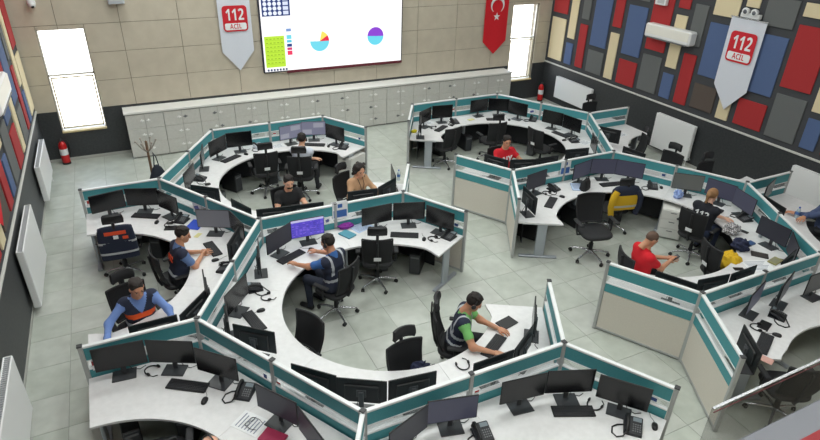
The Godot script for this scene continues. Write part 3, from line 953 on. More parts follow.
func headset(at: Vector2, turn: float, label: String, y := 0.71) -> void:
	var t := thing("headset", label, "headset", Vector3(at.x, y, at.y), deg_to_rad(turn), "black headsets")
	put("band", shape("hs_band", func(q):
		var p := []
		for i in 13:
			var a := PI * i / 12.0
			p.append(Vector3(cos(a) * 0.075, 0.012, -sin(a) * 0.095))
		q.tube(p, 0.008, -1, 6)), mat("monitor_black", col(26, 27, 30), 0.45), t)
	for s in [-1, 1]:
		put("ear_cup", shape("hs_cup%d" % s, func(q): q.ball(Vector3(s * 0.075, 0.022, 0.01), Vector3(0.014, 0.022, 0.028), 10, 6)), mat("mouse_black", col(24, 24, 27), 0.4), t)
	put("microphone", shape("hs_mic", func(q): q.tube([Vector3(-0.075, 0.015, 0.02), Vector3(-0.07, 0.01, 0.07), Vector3(-0.03, 0.01, 0.1)], 0.004, 0.006, 6)), mat("mouse_black"), t)

func flat_sheet(called: String, at: Vector2, turn: float, size: Vector2, thick: float, m: Material, label: String, category: String, lines := true) -> void:
	var t := thing(called, label, category, Vector3(at.x, DESK, at.y), deg_to_rad(turn))
	var q := MB.new()
	q.box(Vector3(0, thick / 2 + 0.0005, 0), Vector3(size.x, thick, size.y), minf(0.002, thick * 0.4))
	put("sheet" if thick < 0.006 else "cover", q.mesh(), m, t)
	if lines:
		var p := MB.new()
		for i in 7:
			p.box(Vector3(-size.x * 0.04 * (i % 3), thick + 0.001, -size.y * 0.36 + i * size.y * 0.12), Vector3(size.x * (0.78 - 0.08 * (i % 3)), 0.0006, size.y * 0.035))
		var o := put("printed_lines", p.mesh(), mat("ink", col(120, 128, 150), 0.8), t)
		o.set_meta("kind", "stuff")

func bottle(at: Vector3, label: String) -> void:
	var t := thing("water_bottle", label, "bottle", at)
	var clear := mat("bottle_clear", Color(0.86, 0.93, 0.97, 0.45), 0.08)
	clear.transparency = BaseMaterial3D.TRANSPARENCY_ALPHA
	put("body", shape("bottle_body", func(q):
		q.lathe([Vector2(0, 0), Vector2(0.03, 0), Vector2(0.033, 0.01), Vector2(0.033, 0.06), Vector2(0.031, 0.065), Vector2(0.033, 0.07), Vector2(0.033, 0.14), Vector2(0.03, 0.16), Vector2(0.014, 0.19), Vector2(0.013, 0.2)], 14)), clear, t)
	put("label_band", shape("bottle_band", func(q): q.lathe([Vector2(0.0335, 0.075), Vector2(0.0342, 0.076), Vector2(0.0342, 0.125), Vector2(0.0335, 0.126)], 14)), mat("print_blue", col(62, 104, 172), 0.6), t)
	put("cap", shape("bottle_cap", func(q): q.lathe([Vector2(0, 0.197), Vector2(0.016, 0.197), Vector2(0.016, 0.217), Vector2(0, 0.217)], 12)), mat("cap_blue", col(40, 80, 170), 0.4), t)

func cup(at: Vector2, label: String, c: Color, key: String) -> void:
	var t := thing("cup", label, "cup", Vector3(at.x, DESK, at.y))
	put("wall", shape("cup_wall", func(q):
		q.lathe([Vector2(0, 0.0), Vector2(0.03, 0.0), Vector2(0.04, 0.09), Vector2(0.037, 0.09), Vector2(0.028, 0.006), Vector2(0, 0.006)], 14)), mat(key, c, 0.4), t)
	put("handle", shape("cup_handle", func(q):
		q.tube([Vector3(0.034, 0.075, 0), Vector3(0.058, 0.07, 0), Vector3(0.062, 0.045, 0), Vector3(0.05, 0.025, 0), Vector3(0.032, 0.02, 0)], 0.005, -1, 6)), mat(key), t)

func lump(called: String, at: Vector3, r: Vector3, m: Material, label: String, category: String, seed_: int, amount := 0.25) -> Node3D:
	# a soft crumpled bundle (cloth, bag): a ball pushed in and out by noise
	var t := thing(called, label, category, at)
	var f := FastNoiseLite.new()
	f.seed = seed_
	f.frequency = 1.3
	var q := MB.new()
	var rows := 12
	var seg := 18
	var P := []
	for i in rows + 1:
		var a := PI * i / rows - PI / 2
		var row := []
		for k in seg:
			var p := TAU * k / seg
			var d := Vector3(cos(a) * cos(p), sin(a), cos(a) * sin(p))
			var e := d * (1.0 + amount * f.get_noise_3dv(d * 1.6) * 2.0) * r
			e.y = maxf(e.y, -r.y * 0.8) + r.y * 0.8
			row.append(e)
		P.append(row)
	for i in rows:
		for k in seg:
			var k2 := (k + 1) % seg
			q.out_quad(P[i][k], P[i][k2], P[i + 1][k2], P[i + 1][k], Vector3(0, r.y * 0.7, 0))
	put("cloth", q.mesh(), m, t)
	return t

func draped(called: String, at: Vector2, turn: float, label: String, category: String, style: String) -> void:
	# a garment hung over a chair back; same frame as chair()
	var t := thing(called, label, category, Vector3(at.x, 0, at.y), deg_to_rad(turn))
	var navy := grain("cloth_navy", noise_tex(81, 0.15, col(30, 36, 54), col(42, 50, 70)), 3.0, 0.95)
	if style == "vest":
		var q := MB.new()
		q.loft([[Vector3(0, 0.46, -0.285), 0.265, 0.045], [Vector3(0, 0.6, -0.285), 0.27, 0.06], [Vector3(0, 0.8, -0.29), 0.265, 0.06], [Vector3(0, 0.95, -0.295), 0.25, 0.055], [Vector3(0, 1.01, -0.298), 0.22, 0.045], [Vector3(0, 1.025, -0.3), 0.18, 0.025]], 28, 3.2)
		put("vest_cloth", q.mesh(), navy, t)
		for y in [0.56, 0.74]:
			var b := MB.new()
			b.loft([[Vector3(0, y, -0.2865), 0.2715, 0.0615], [Vector3(0, y + 0.035, -0.2868), 0.2725, 0.0625]], 28, 3.2)
			put("reflective_band", b.mesh(), mat("silver_band", col(178, 182, 186), 0.45), t)
		for e in [[0.0, 0.93, 0.3, 0.06, "vest_orange"], [0.13, 0.84, 0.08, 0.05, "vest_orange"], [0.0, 0.86, 0.07, 0.06, "paper_white"]]:
			var b := MB.new()
			b.box(Vector3(-e[0], e[1], -0.352), Vector3(e[2], e[3], 0.006), 0.002)
			put("patch", b.mesh(), mat(e[4], col(226, 82, 44), 0.7), t)
	else:
		var yellow := grain("cloth_yellow", noise_tex(82, 0.15, col(196, 156, 26), col(222, 182, 46)), 3.0, 0.95)
		var q := MB.new()
		q.loft([[Vector3(0, 0.60, -0.28), 0.27, 0.07], [Vector3(0, 0.74, -0.285), 0.28, 0.09], [Vector3(0, 0.87, -0.29), 0.27, 0.085], [Vector3(0, 0.9, -0.29), 0.268, 0.082]], 28, 3.0)
		put("jacket_body", q.mesh(), yellow, t)
		var s := MB.new()
		s.loft([[Vector3(0, 0.9, -0.29), 0.27, 0.084], [Vector3(0, 0.98, -0.295), 0.265, 0.08], [Vector3(0, 1.04, -0.3), 0.22, 0.06], [Vector3(0, 1.06, -0.3), 0.16, 0.03]], 28, 3.0)
		put("yoke", s.mesh(), navy, t)
		for k in [-1, 1]:
			var b := MB.new()
			b.tube([Vector3(k * 0.2, 0.97, -0.33), Vector3(k * 0.27, 0.85, -0.36), Vector3(k * 0.28, 0.68, -0.35), Vector3(k * 0.24, 0.5, -0.34)], 0.06, 0.05, 10)
			put("sleeve", b.mesh(), yellow if k > 0 else navy, t)
		var c := MB.new()
		c.loft([[Vector3(0, 0.655, -0.2815), 0.2775, 0.082], [Vector3(0, 0.695, -0.283), 0.28, 0.087]], 28, 3.0)
		put("reflective_band", c.mesh(), mat("silver_band", col(178, 182, 186), 0.45), t)

# ---------------------------------------------------------------- along the walls
func lockers() -> void:
	var grey := grain("locker_grey", noise_tex(91, 0.05, col(196, 195, 190), col(206, 205, 200)), 1.0, 0.5)
	var chrome := mat("chair_chrome", col(190, 192, 196), 0.25, 0.85)
	for i in 13:
		var x := -0.09 + i * 0.8
		var t := thing("locker_unit", "pale grey six-door locker unit, %s from the left along the back wall" % nth(i), "locker", Vector3(x + 0.4, 0, ZB + 0.235), 0.0, "low lockers along the back wall")
		put("body", shape("locker_body", func(q):
			q.box(Vector3(0, 0.545, -0.005), Vector3(0.796, 1.01, 0.44))
			q.box(Vector3(0, 0.02, -0.01), Vector3(0.76, 0.04, 0.42))), mat("locker_body", col(150, 150, 146), 0.6), t)
		for c in 2:
			for r in 3:
				var d := put("door", shape("locker_door", func(q): q.box(Vector3.ZERO, Vector3(0.392, 0.327, 0.018), 0.003)), grey, t, Transform3D(Basis(), Vector3(-0.199 + c * 0.398, 0.205 + r * 0.332, 0.224)))
				put("handle", shape("locker_handle", func(q):
					q.lathe([Vector2(0, -0.03), Vector2(0.014, -0.03), Vector2(0.014, 0.03), Vector2(0, 0.03)], 8)
					q.box(Vector3(0, 0, 0.014), Vector3(0.09, 0.028, 0.014), 0.004)), mat("handle_pale", col(236, 236, 234), 0.3) if (i + c + r) % 4 else mat("mid_grey"), d, Transform3D(Basis(), Vector3((0.5 - c) * 0.26, 0.02 + (r - 1) * 0.0, 0.014)))
	var top := tag(slab("long_counter", Vector3(-0.11, 1.055, ZB), Vector3(10.33, 1.1, ZB + 0.48), mat("locker_top_white", col(224, 224, 220), 0.5), null, 0.004), "long white counter slab covering the row of lockers", "counter top")

func radiator(z0: float, z1: float, y0: float, y1: float, side: int, label: String) -> void:
	var x := XL if side < 0 else XR
	var t := thing("radiator", label, "radiator", Vector3(x - side * 0.012, 0, (z0 + z1) / 2), PI / 2 if side < 0 else -PI / 2, "white wall radiators")
	var w := z1 - z0
	var white := mat("radiator_white", col(232, 233, 234), 0.35)
	var q := MB.new()
	q.box(Vector3(0, (y0 + y1) / 2, 0.125), Vector3(w, y1 - y0, 0.02), 0.008)
	q.box(Vector3(0, (y0 + y1) / 2, 0.05), Vector3(w, y1 - y0, 0.02), 0.008)
	put("front_panel", q.mesh(), white, t)
	for s in [-1, 1]:
		slab("side_panel", Vector3(s * w / 2 - 0.006, y0 + 0.01, 0.055), Vector3(s * w / 2 + 0.006, y1 - 0.01, 0.12), white, t)
	var g := MB.new()
	var n := int(w / 0.035)
	for i in n:
		g.box(Vector3(-w / 2 + (i + 0.5) * w / n, y1 - 0.012, 0.088), Vector3(0.014, 0.012, 0.06))
	var o := put("top_grille", g.mesh(), mat("grille_grey", col(190, 192, 196), 0.4), t)
	o.set_meta("kind", "stuff")
	var p := MB.new()
	for s in [-1, 1]:
		p.box(Vector3(s * w * 0.3, (y0 + y1) / 2, 0.02), Vector3(0.05, (y1 - y0) * 0.6, 0.04))
	p.tube([Vector3(w / 2 - 0.05, y0 + 0.02, 0.088), Vector3(w / 2 - 0.05, 0.0, 0.088)], 0.012, -1, 8)
	put("bracket", p.mesh(), white, t)
	var v := MB.new()
	v.tube([Vector3(w / 2 - 0.01, y0 + 0.06, 0.088), Vector3(w / 2 + 0.07, y0 + 0.06, 0.088)], 0.02, 0.024, 8)
	put("valve", v.mesh(), mat("chair_chrome", col(190, 192, 196), 0.25, 0.85), t)

func extinguisher(at: Vector3, label: String) -> void:
	var t := thing("fire_extinguisher", label, "extinguisher", at, 0.0, "red fire extinguishers")
	put("cylinder", shape("ext_body", func(q):
		q.lathe([Vector2(0, 0.0), Vector2(0.075, 0.0), Vector2(0.082, 0.02), Vector2(0.082, 0.43), Vector2(0.07, 0.48), Vector2(0.035, 0.52), Vector2(0.025, 0.53), Vector2(0, 0.53)], 18)), mat("ext_red", col(196, 26, 30), 0.35), t)
	put("valve", shape("ext_valve", func(q):
		q.lathe([Vector2(0.02, 0.52), Vector2(0.024, 0.58), Vector2(0, 0.58)], 10)
		q.box(Vector3(0.0, 0.60, 0.05), Vector3(0.022, 0.014, 0.16), 0.004, Basis(Vector3.RIGHT, -0.25))
		q.box(Vector3(0.0, 0.57, 0.05), Vector3(0.022, 0.012, 0.13), 0.004)), mat("cap_dark", col(58, 60, 62), 0.5), t)
	put("hose", shape("ext_hose", func(q):
		q.tube([Vector3(0.02, 0.56, 0), Vector3(0.1, 0.55, 0.01), Vector3(0.125, 0.45, 0.02), Vector3(0.115, 0.25, 0.03), Vector3(0.1, 0.15, 0.03)], 0.012, 0.016, 7)), mat("caster_black", col(22, 22, 24), 0.5), t)
	put("label_band", shape("ext_label", func(q): q.lathe([Vector2(0.0825, 0.22), Vector2(0.0835, 0.221), Vector2(0.0835, 0.36), Vector2(0.0825, 0.361)], 18)), mat("paper_white", col(232, 234, 236), 0.7), t)
	put("foot_ring", shape("ext_foot", func(q): q.lathe([Vector2(0.06, 0.0), Vector2(0.088, 0.0), Vector2(0.088, 0.04), Vector2(0.08, 0.045)], 18)), mat("caster_black"), t)

func text(s: String, size: float, depth: float, bold := true) -> TextMesh:
	var f := SystemFont.new()
	f.font_names = PackedStringArray(["Droid Sans"])
	f.font_weight = 700 if bold else 400
	var m := TextMesh.new()
	m.text = s
	m.font = f
	m.font_size = 64
	m.pixel_size = size / 64.0
	m.depth = depth
	return m

func pennant(w: float, h: float, tip: float, folds := 0.012) -> ArrayMesh:
	# cloth hanging from y = 0, pointed at the bottom, softly waved
	var q := MB.new()
	var nx := 16
	var ny := 18
	var g := []
	for j in ny + 1:
		var v := float(j) / ny
		var row := []
		for i in nx + 1:
			var u := 2.0 * i / nx - 1.0
			var bottom := -h + tip * absf(u)
			var y := bottom * (1.0 - v)
			row.append(Vector3(u * w / 2, y, folds * sin(u * 5.0) * (0.25 + 0.75 * v)))
		g.append(row)
	q.sheet(g, 0.004)
	return q.mesh()

func banner_112(at: Vector3, turn: float, w: float, h: float, tip: float, label: String, emblem_y: float) -> void:
	var t := thing("pennant_banner", label, "banner", at, turn)
	put("cloth", pennant(w, h, tip), grain("banner_white", noise_tex(95, 0.1, col(208, 213, 224), col(222, 226, 236)), 1.5, 0.85), t)
	var bar := MB.new()
	bar.tube([Vector3(-w / 2 - 0.03, 0.01, 0), Vector3(w / 2 + 0.03, 0.01, 0)], 0.014, -1, 8)
	put("hanging_rod", bar.mesh(), mat("chair_chrome", col(190, 192, 196), 0.25, 0.85), t)
	var e := w * 0.76
	var rounded := func(sx: float, sy: float, r: float) -> PackedVector2Array:
		var p := PackedVector2Array()
		for k in 4:
			var c := Vector2([1, -1, -1, 1][k] * (sx / 2 - r), [1, 1, -1, -1][k] * (sy / 2 - r))
			for i in 6:
				var a := PI / 2 * (k + i / 5.0)
				p.append(c + Vector2(cos(a), sin(a)) * r)
		return p
	var front := Basis(Vector3.RIGHT, PI / 2)
	var q := MB.new()
	q.xf = Transform3D(front, Vector3(0, emblem_y, 0.016))
	q.prism(rounded.call(e, e * 1.02, e * 0.14), 0.0, 0.003)
	var em := put("emblem", q.mesh(), mat("emblem_red", col(204, 26, 42), 0.7), t)
	var q2 := MB.new()
	q2.xf = Transform3D(front, Vector3(0, emblem_y - e * 0.31, 0.0195))
	q2.prism(rounded.call(e * 0.88, e * 0.27, e * 0.07), 0.0, 0.002)
	put("name_strip", q2.mesh(), mat("paper_white", col(232, 234, 236), 0.7), em)
	put("number", text("112", e * 0.62, 0.003), mat("paper_white"), em, Transform3D(Basis().scaled(Vector3(0.74, 1.0, 1.0)), Vector3(0, emblem_y + e * 0.15, 0.021)))
	put("lettering", text("ACİL", e * 0.25, 0.002), mat("emblem_red"), em, Transform3D(Basis().scaled(Vector3(0.85, 1.0, 1.0)), Vector3(0, emblem_y - e * 0.31, 0.0225)))

func flag(at: Vector3, turn: float, label: String, w := 0.78, h := 1.78) -> void:
	var t := thing("pennant_flag", label, "flag", at, turn)
	put("cloth", pennant(w, h, 0.36), grain("flag_red", noise_tex(96, 0.1, col(206, 22, 36), col(220, 32, 46)), 1.5, 0.85), t)
	var bar := MB.new()
	bar.tube([Vector3(-w / 2 - 0.03, 0.01, 0), Vector3(w / 2 + 0.03, 0.01, 0)], 0.014, -1, 8)
	put("hanging_rod", bar.mesh(), mat("chair_chrome", col(190, 192, 196), 0.25, 0.85), t)
	var white := mat("paper_white", col(232, 234, 236), 0.7)
	var front := Basis(Vector3.RIGHT, PI / 2)
	var cy := -0.42
	var q := MB.new()
	q.xf = Transform3D(front, Vector3(0.0, cy, 0.016))
	var p := PackedVector2Array()
	# crescent opening downwards, as the flag hangs
	for i in 25:
		var a := deg_to_rad(-90 + 38 + (360 - 76) * i / 24.0)
		p.append(Vector2(cos(a), -sin(a)) * 0.225)
	for i in 25:
		var a := deg_to_rad(-90 + 38 + (360 - 76) * (24 - i) / 24.0)
		p.append(Vector2(0, 0.045) + Vector2(cos(a), -sin(a)) * 0.18)
	q.prism(p, 0.0, 0.003)
	put("crescent", q.mesh(), white, t)
	var s := MB.new()
	s.xf = Transform3D(front, Vector3(0.0, cy - 0.32, 0.016))
	var sp := PackedVector2Array()
	for i in 10:
		var a := -PI / 2 + TAU * i / 10.0
		sp.append(Vector2(cos(a), sin(a)) * (0.115 if i % 2 == 0 else 0.045))
	s.prism(sp, 0.0, 0.003)
	put("star", s.mesh(), white, t)

func video_wall() -> void:
	var x0 := 3.21
	var x1 := 6.88
	var y0 := 1.63
	var y1 := 3.70
	var t := thing("video_wall", "large bright wall screen showing two pie charts and a calendar", "screen", Vector3((x0 + x1) / 2, (y0 + y1) / 2, ZB + 0.001))
	var w := x1 - x0
	var h := y1 - y0
	slab("frame", Vector3(-w / 2 - 0.03, -h / 2 - 0.03, 0.0), Vector3(w / 2 + 0.03, h / 2 + 0.03, 0.09), mat("frame_dark", col(40, 44, 62), 0.4), t, 0.008)
	slab("lower_strip", Vector3(-w / 2 + 0.55, -h / 2 - 0.07, 0.02), Vector3(w / 2 + 0.03, -h / 2 - 0.0, 0.096), mat("strip_maroon", col(104, 34, 48), 0.5), t, 0.006)
	var W := 1024
	var H := int(1024 * h / w)
	var im := Image.create(W, H, false, Image.FORMAT_RGB8)
	im.fill(Color.WHITE)
	var px := func(xm: float) -> int: return int((xm - x0) / w * W)
	var py := func(ym: float) -> int: return int((y1 - ym) / h * H)
	var rect := func(xa: float, xb: float, ya: float, yb: float, c: Color) -> void:
		im.fill_rect(Rect2i(px.call(xa), py.call(yb), maxi(1, px.call(xb) - px.call(xa)), maxi(1, py.call(ya) - py.call(yb))), c)
	# calendar, top left
	rect.call(3.25, 3.93, 2.93, 3.62, col(38, 56, 110))
	for j in 6:
		for i in 4:
			var c := Vector2i(px.call(3.33 + i * 0.115), py.call(3.00 + j * 0.105))
			for yy in range(-13, 14):
				for xx in range(-14, 15):
					if xx * xx + yy * yy < 170:
						im.set_pixel(clampi(c.x + xx, 0, W - 1), clampi(c.y + yy, 0, H - 1), col(226, 232, 244))
		rect.call(3.76, 3.89, 2.96 + j * 0.105, 3.04 + j * 0.105, col(210, 218, 238))
	# green table and small legend
	rect.call(3.25, 3.74, 1.73, 2.47, col(180, 220, 60))
	for j in 7:
		rect.call(3.27, 3.72, 1.80 + j * 0.095, 1.808 + j * 0.095, col(150, 194, 40))
		for i in 5:
			rect.call(3.29 + i * 0.09, 3.34 + i * 0.09, 1.83 + j * 0.095, 1.845 + j * 0.095, col(120, 160, 30))
	for e in [[2.56, 2.63, col(120, 150, 200)], [2.38, 2.48, col(110, 206, 222)], [2.3, 2.36, col(90, 190, 214)], [2.2, 2.27, col(40, 66, 130)], [2.12, 2.18, col(200, 60, 110)], [2.0, 2.1, col(226, 60, 96)]]:
		rect.call(3.80, 3.92, e[0], e[1], e[2])
	for i in 7:
		rect.call(3.27 + i * 0.075, 3.32 + i * 0.075, 1.64, 1.69, col(70, 80, 110))
	# faint grid of the charts
	for e in [[4.35, 2.5], [4.35, 3.0], [5.5, 2.2], [5.5, 3.1], [4.9, 1.95], [6.2, 1.95]]:
		rect.call(e[0], e[0] + 0.05, e[1], e[1] + 0.012, col(190, 196, 204))
	rect.call(5.42, 5.424, 2.1, 3.3, col(226, 228, 232))
	for pie in [[4.63, 2.28, 0.245, 0], [6.14, 2.31, 0.225, 1]]:
		var c := Vector2(px.call(pie[0]), py.call(pie[1]))
		var r: float = pie[2] / w * W
		for yy in range(-int(r) - 1, int(r) + 2):
			for xx in range(-int(r) - 1, int(r) + 2):
				if xx * xx + yy * yy < r * r:
					var a := rad_to_deg(atan2(-yy, xx))
					var k := Color.WHITE
					if pie[3] == 1:
						k = col(134, 66, 200) if a > -2 and a < 176 else col(104, 206, 226)
					else:
						if a < 0 or a > 178:
							k = col(110, 208, 226)
						elif a < 32:
							k = col(220, 40, 70)
						elif a < 75:
							k = col(240, 216, 96)
						elif a < 178:
							k = col(250, 250, 250)
					im.set_pixel(clampi(int(c.x) + xx, 0, W - 1), clampi(int(c.y) + yy, 0, H - 1), k)
	var q := MB.new()
	q.quad(Vector3(-w / 2, -h / 2, 0.092), Vector3(w / 2, -h / 2, 0.092), Vector3(w / 2, h / 2, 0.092), Vector3(-w / 2, h / 2, 0.092))
	for u in [Vector2(0, 1), Vector2(1, 0), Vector2(1, 1), Vector2(0, 1), Vector2(0, 0), Vector2(1, 0)]:
		q.uv.append(u)
	var m := mat("wall_screen", Color.BLACK, 0.35)
	m.emission_enabled = true
	m.emission_texture = ImageTexture.create_from_image(im)
	m.emission_energy_multiplier = 1.25
	put("display", q.mesh(), m, t)
	var l := AreaLight3D.new()
	l.name = "screen_light"
	l.area_size = Vector2(w, h)
	l.light_energy = 1.2
	l.light_color = Color(0.95, 0.98, 1.0)
	l.area_range = 30.0
	l.area_attenuation = 2.0
	l.shadow_enabled = true
	l.position = Vector3(0, 0, 0.11)
	l.rotation_degrees = Vector3(0, 180, 0)
	t.add_child(l)

func wall_things() -> void:
	lockers()
	video_wall()
	banner_112(Vector3(2.63, 3.78, ZB + 0.05), 0.0, 0.74, 2.06, 0.45, "white pointed 112 banner on the beige back wall", -0.86)
	banner_112(Vector3(XR - 0.09, 3.47, -8.17), -PI / 2, 0.80, 1.89, 0.48, "white pointed 112 banner on the coloured right wall", -0.56)
	flag(Vector3(9.87, 3.34, ZB + 0.05), 0.0, "red pointed flag with white crescent and star on back wall")
	flag(Vector3(XL + 0.07, 3.47, -8.3), PI / 2, "red pointed flag hanging on the coloured left wall", 0.8, 1.9)
	radiator(-13.75, -12.2, 0.3, 0.93, 1, "white radiator under the right wall panels nearest the back corner")
	radiator(-9.85, -8.70, 0.15, 1.0, 1, "tall white radiator on the right wall below the 112 banner")
	radiator(-6.32, -5.0, 0.2, 1.0, 1, "white radiator on the right wall at the picture's right edge")
	radiator(-13.5, -11.95, 0.22, 0.93, -1, "white radiator on the left wall nearest the back corner")
	radiator(-10.05, -8.5, 0.1, 1.05, -1, "white radiator midway along the left wall")
	radiator(-6.38, -4.7, 0.08, 0.9, -1, "white radiator on the left wall nearest the bottom left corner")
	extinguisher(Vector3(-1.46, 0, ZB + 0.16), "red fire extinguisher below the left window")
	extinguisher(Vector3(11.68, 0, ZB + 0.2), "red fire extinguisher in the right back corner")
	# air conditioners and small boxes
	for side in [-1, 1]:
		var x := XL if side < 0 else XR
		var t := thing("air_conditioner", "white wall air conditioner on the " + ("left wall" if side < 0 else "coloured right wall"), "air conditioner", Vector3(x - side * 0.03, 2.68, -10.0), PI / 2 if side < 0 else -PI / 2, "wall air conditioners")
		put("casing", shape("ac_case", func(q):
			q.box(Vector3(0, 0.17, 0.12), Vector3(1.34, 0.31, 0.24), 0.035)), mat("radiator_white", col(232, 233, 234), 0.35), t)
		put("front_flap", shape("ac_flap", func(q): q.box(Vector3(0, 0.2, 0.238), Vector3(1.26, 0.2, 0.012), 0.004)), mat("window_white", col(232, 230, 222), 0.4), t)
		put("outlet_vane", shape("ac_vane", func(q): q.box(Vector3(0, 0.03, 0.2), Vector3(1.2, 0.012, 0.09), 0.003, Basis(Vector3.RIGHT, 0.5))), mat("mid_grey", col(110, 112, 115), 0.5), t)
	var bt := thing("control_box", "small white box on a red panel above the right air conditioner", "box", Vector3(XR - 0.03, 3.42, -10.5), -PI / 2)
	put("casing", shape("cbox", func(q): q.box(Vector3(0, 0.12, 0.05), Vector3(0.32, 0.24, 0.1), 0.012)), mat("white_metal", col(228, 230, 232), 0.4), bt)
	put("cover_plate", shape("cbox2", func(q): q.box(Vector3(0.02, 0.12, 0.103), Vector3(0.2, 0.16, 0.008), 0.003)), mat("grille_grey", col(190, 192, 196), 0.4), bt)
	var et := thing("emergency_light", "twin-headed emergency light above the right wall banner", "light", Vector3(XR - 0.03, 3.5, -8.16), -PI / 2)
	put("housing", shape("em_house", func(q): q.box(Vector3(0, 0.05, 0.06), Vector3(0.42, 0.09, 0.1), 0.01)), mat("white_metal"), et)
	for s in [-1, 1]:
		var hd := put("lamp_head", shape("em_head%d" % s, func(q):
			q.xf = Transform3D(Basis(Vector3.RIGHT, PI / 2 + 0.15), Vector3(s * 0.1, 0.13, 0.1))
			q.lathe([Vector2(0, -0.05), Vector2(0.05, -0.04), Vector2(0.075, 0.02), Vector2(0.075, 0.04), Vector2(0.06, 0.045), Vector2(0, 0.045)], 16)), mat("white_metal"), et)
		put("lens", shape("em_lens%d" % s, func(q): q.ball(Vector3(s * 0.1, 0.123, 0.142), Vector3(0.045, 0.045, 0.02), 12, 6)), mat("lens_grey", col(96, 100, 108), 0.1), hd)
	var dc := thing("dome_camera", "white dome camera high on the back wall's left end", "camera", Vector3(-1.33, 3.4, ZB))
	put("mount", shape("dome_mount", func(q): q.box(Vector3(0, 0.05, 0.06), Vector3(0.14, 0.14, 0.12), 0.02)), mat("white_metal"), dc)
	put("dome", shape("dome_ball", func(q): q.ball(Vector3(0, 0.0, 0.1), Vector3(0.075, 0.075, 0.075), 16, 10)), mat("dome_white", col(220, 222, 224), 0.25), dc)
	put("lens", shape("dome_lens", func(q): q.ball(Vector3(0.01, -0.035, 0.145), Vector3(0.035, 0.035, 0.03), 12, 8)), mat("screen_off", col(16, 17, 20), 0.22), dc)
	var sp := thing("wall_speaker", "grey box speaker at the top of the back wall", "speaker", Vector3(0.21, 3.36, ZB))
	put("casing", shape("sp_case", func(q): q.box(Vector3(0, 0.16, 0.09), Vector3(0.32, 0.34, 0.18), 0.015)), mat("speaker_grey", col(186, 192, 200), 0.5), sp)
	put("grille", shape("sp_grille", func(q): q.box(Vector3(0, 0.17, 0.182), Vector3(0.26, 0.26, 0.01), 0.004)), mat("grille_grey"), sp)
	# coat stand with a dark bag
	var ct := thing("coat_stand", "wooden coat stand with spread hooks in front of the lockers", "coat stand", Vector3(0.18, 0, -10.66))
	var wood := mat("stand_wood", col(120, 96, 76), 0.45)
	put("pole", shape("coat_pole", func(q): q.lathe([Vector2(0, 0), Vector2(0.022, 0), Vector2(0.022, 1.62), Vector2(0, 1.64)], 10)), wood, ct)
	for k in 4:
		put("foot", shape("coat_foot", func(q): q.tube([Vector3(0, 0.16, 0), Vector3(0.1, 0.1, 0), Vector3(0.24, 0.015, 0)], 0.016, 0.014, 7)), wood, ct, Transform3D(yaw(k * 90.0 + 20), Vector3.ZERO))
	for k in 6:
		put("hook", shape("coat_hook", func(q):
			q.tube([Vector3(0, 1.42, 0), Vector3(0.09, 1.5, 0), Vector3(0.16, 1.62, 0)], 0.013, 0.01, 7)
			q.ball(Vector3(0.165, 1.63, 0), Vector3(0.02, 0.02, 0.02), 8, 6)), mat("hook_pale", col(176, 170, 160), 0.35, 0.5), ct, Transform3D(yaw(k * 60.0), Vector3.ZERO))
	var bag := thing("hanging_bag", "dark navy bag hanging from the coat stand", "bag", Vector3(0.27, 0.72, -10.58), 0.5)
	put("pouch", shape("bag_pouch", func(q):
		q.loft([[Vector3(0, 0.0, 0), 0.12, 0.06], [Vector3(0, 0.05, 0), 0.17, 0.085], [Vector3(0, 0.25, 0), 0.16, 0.08], [Vector3(0, 0.42, 0), 0.08, 0.05], [Vector3(0, 0.47, 0), 0.03, 0.025]], 18, 2.6)), mat("bag_navy", col(34, 40, 52), 0.8), bag)
	put("strap", shape("bag_strap", func(q): q.tube([Vector3(-0.05, 0.42, 0), Vector3(-0.02, 0.62, 0.0), Vector3(0.0, 0.70, -0.04), Vector3(0.02, 0.62, 0), Vector3(0.05, 0.42, 0)], 0.01, -1, 6)), mat("bag_navy"), bag)

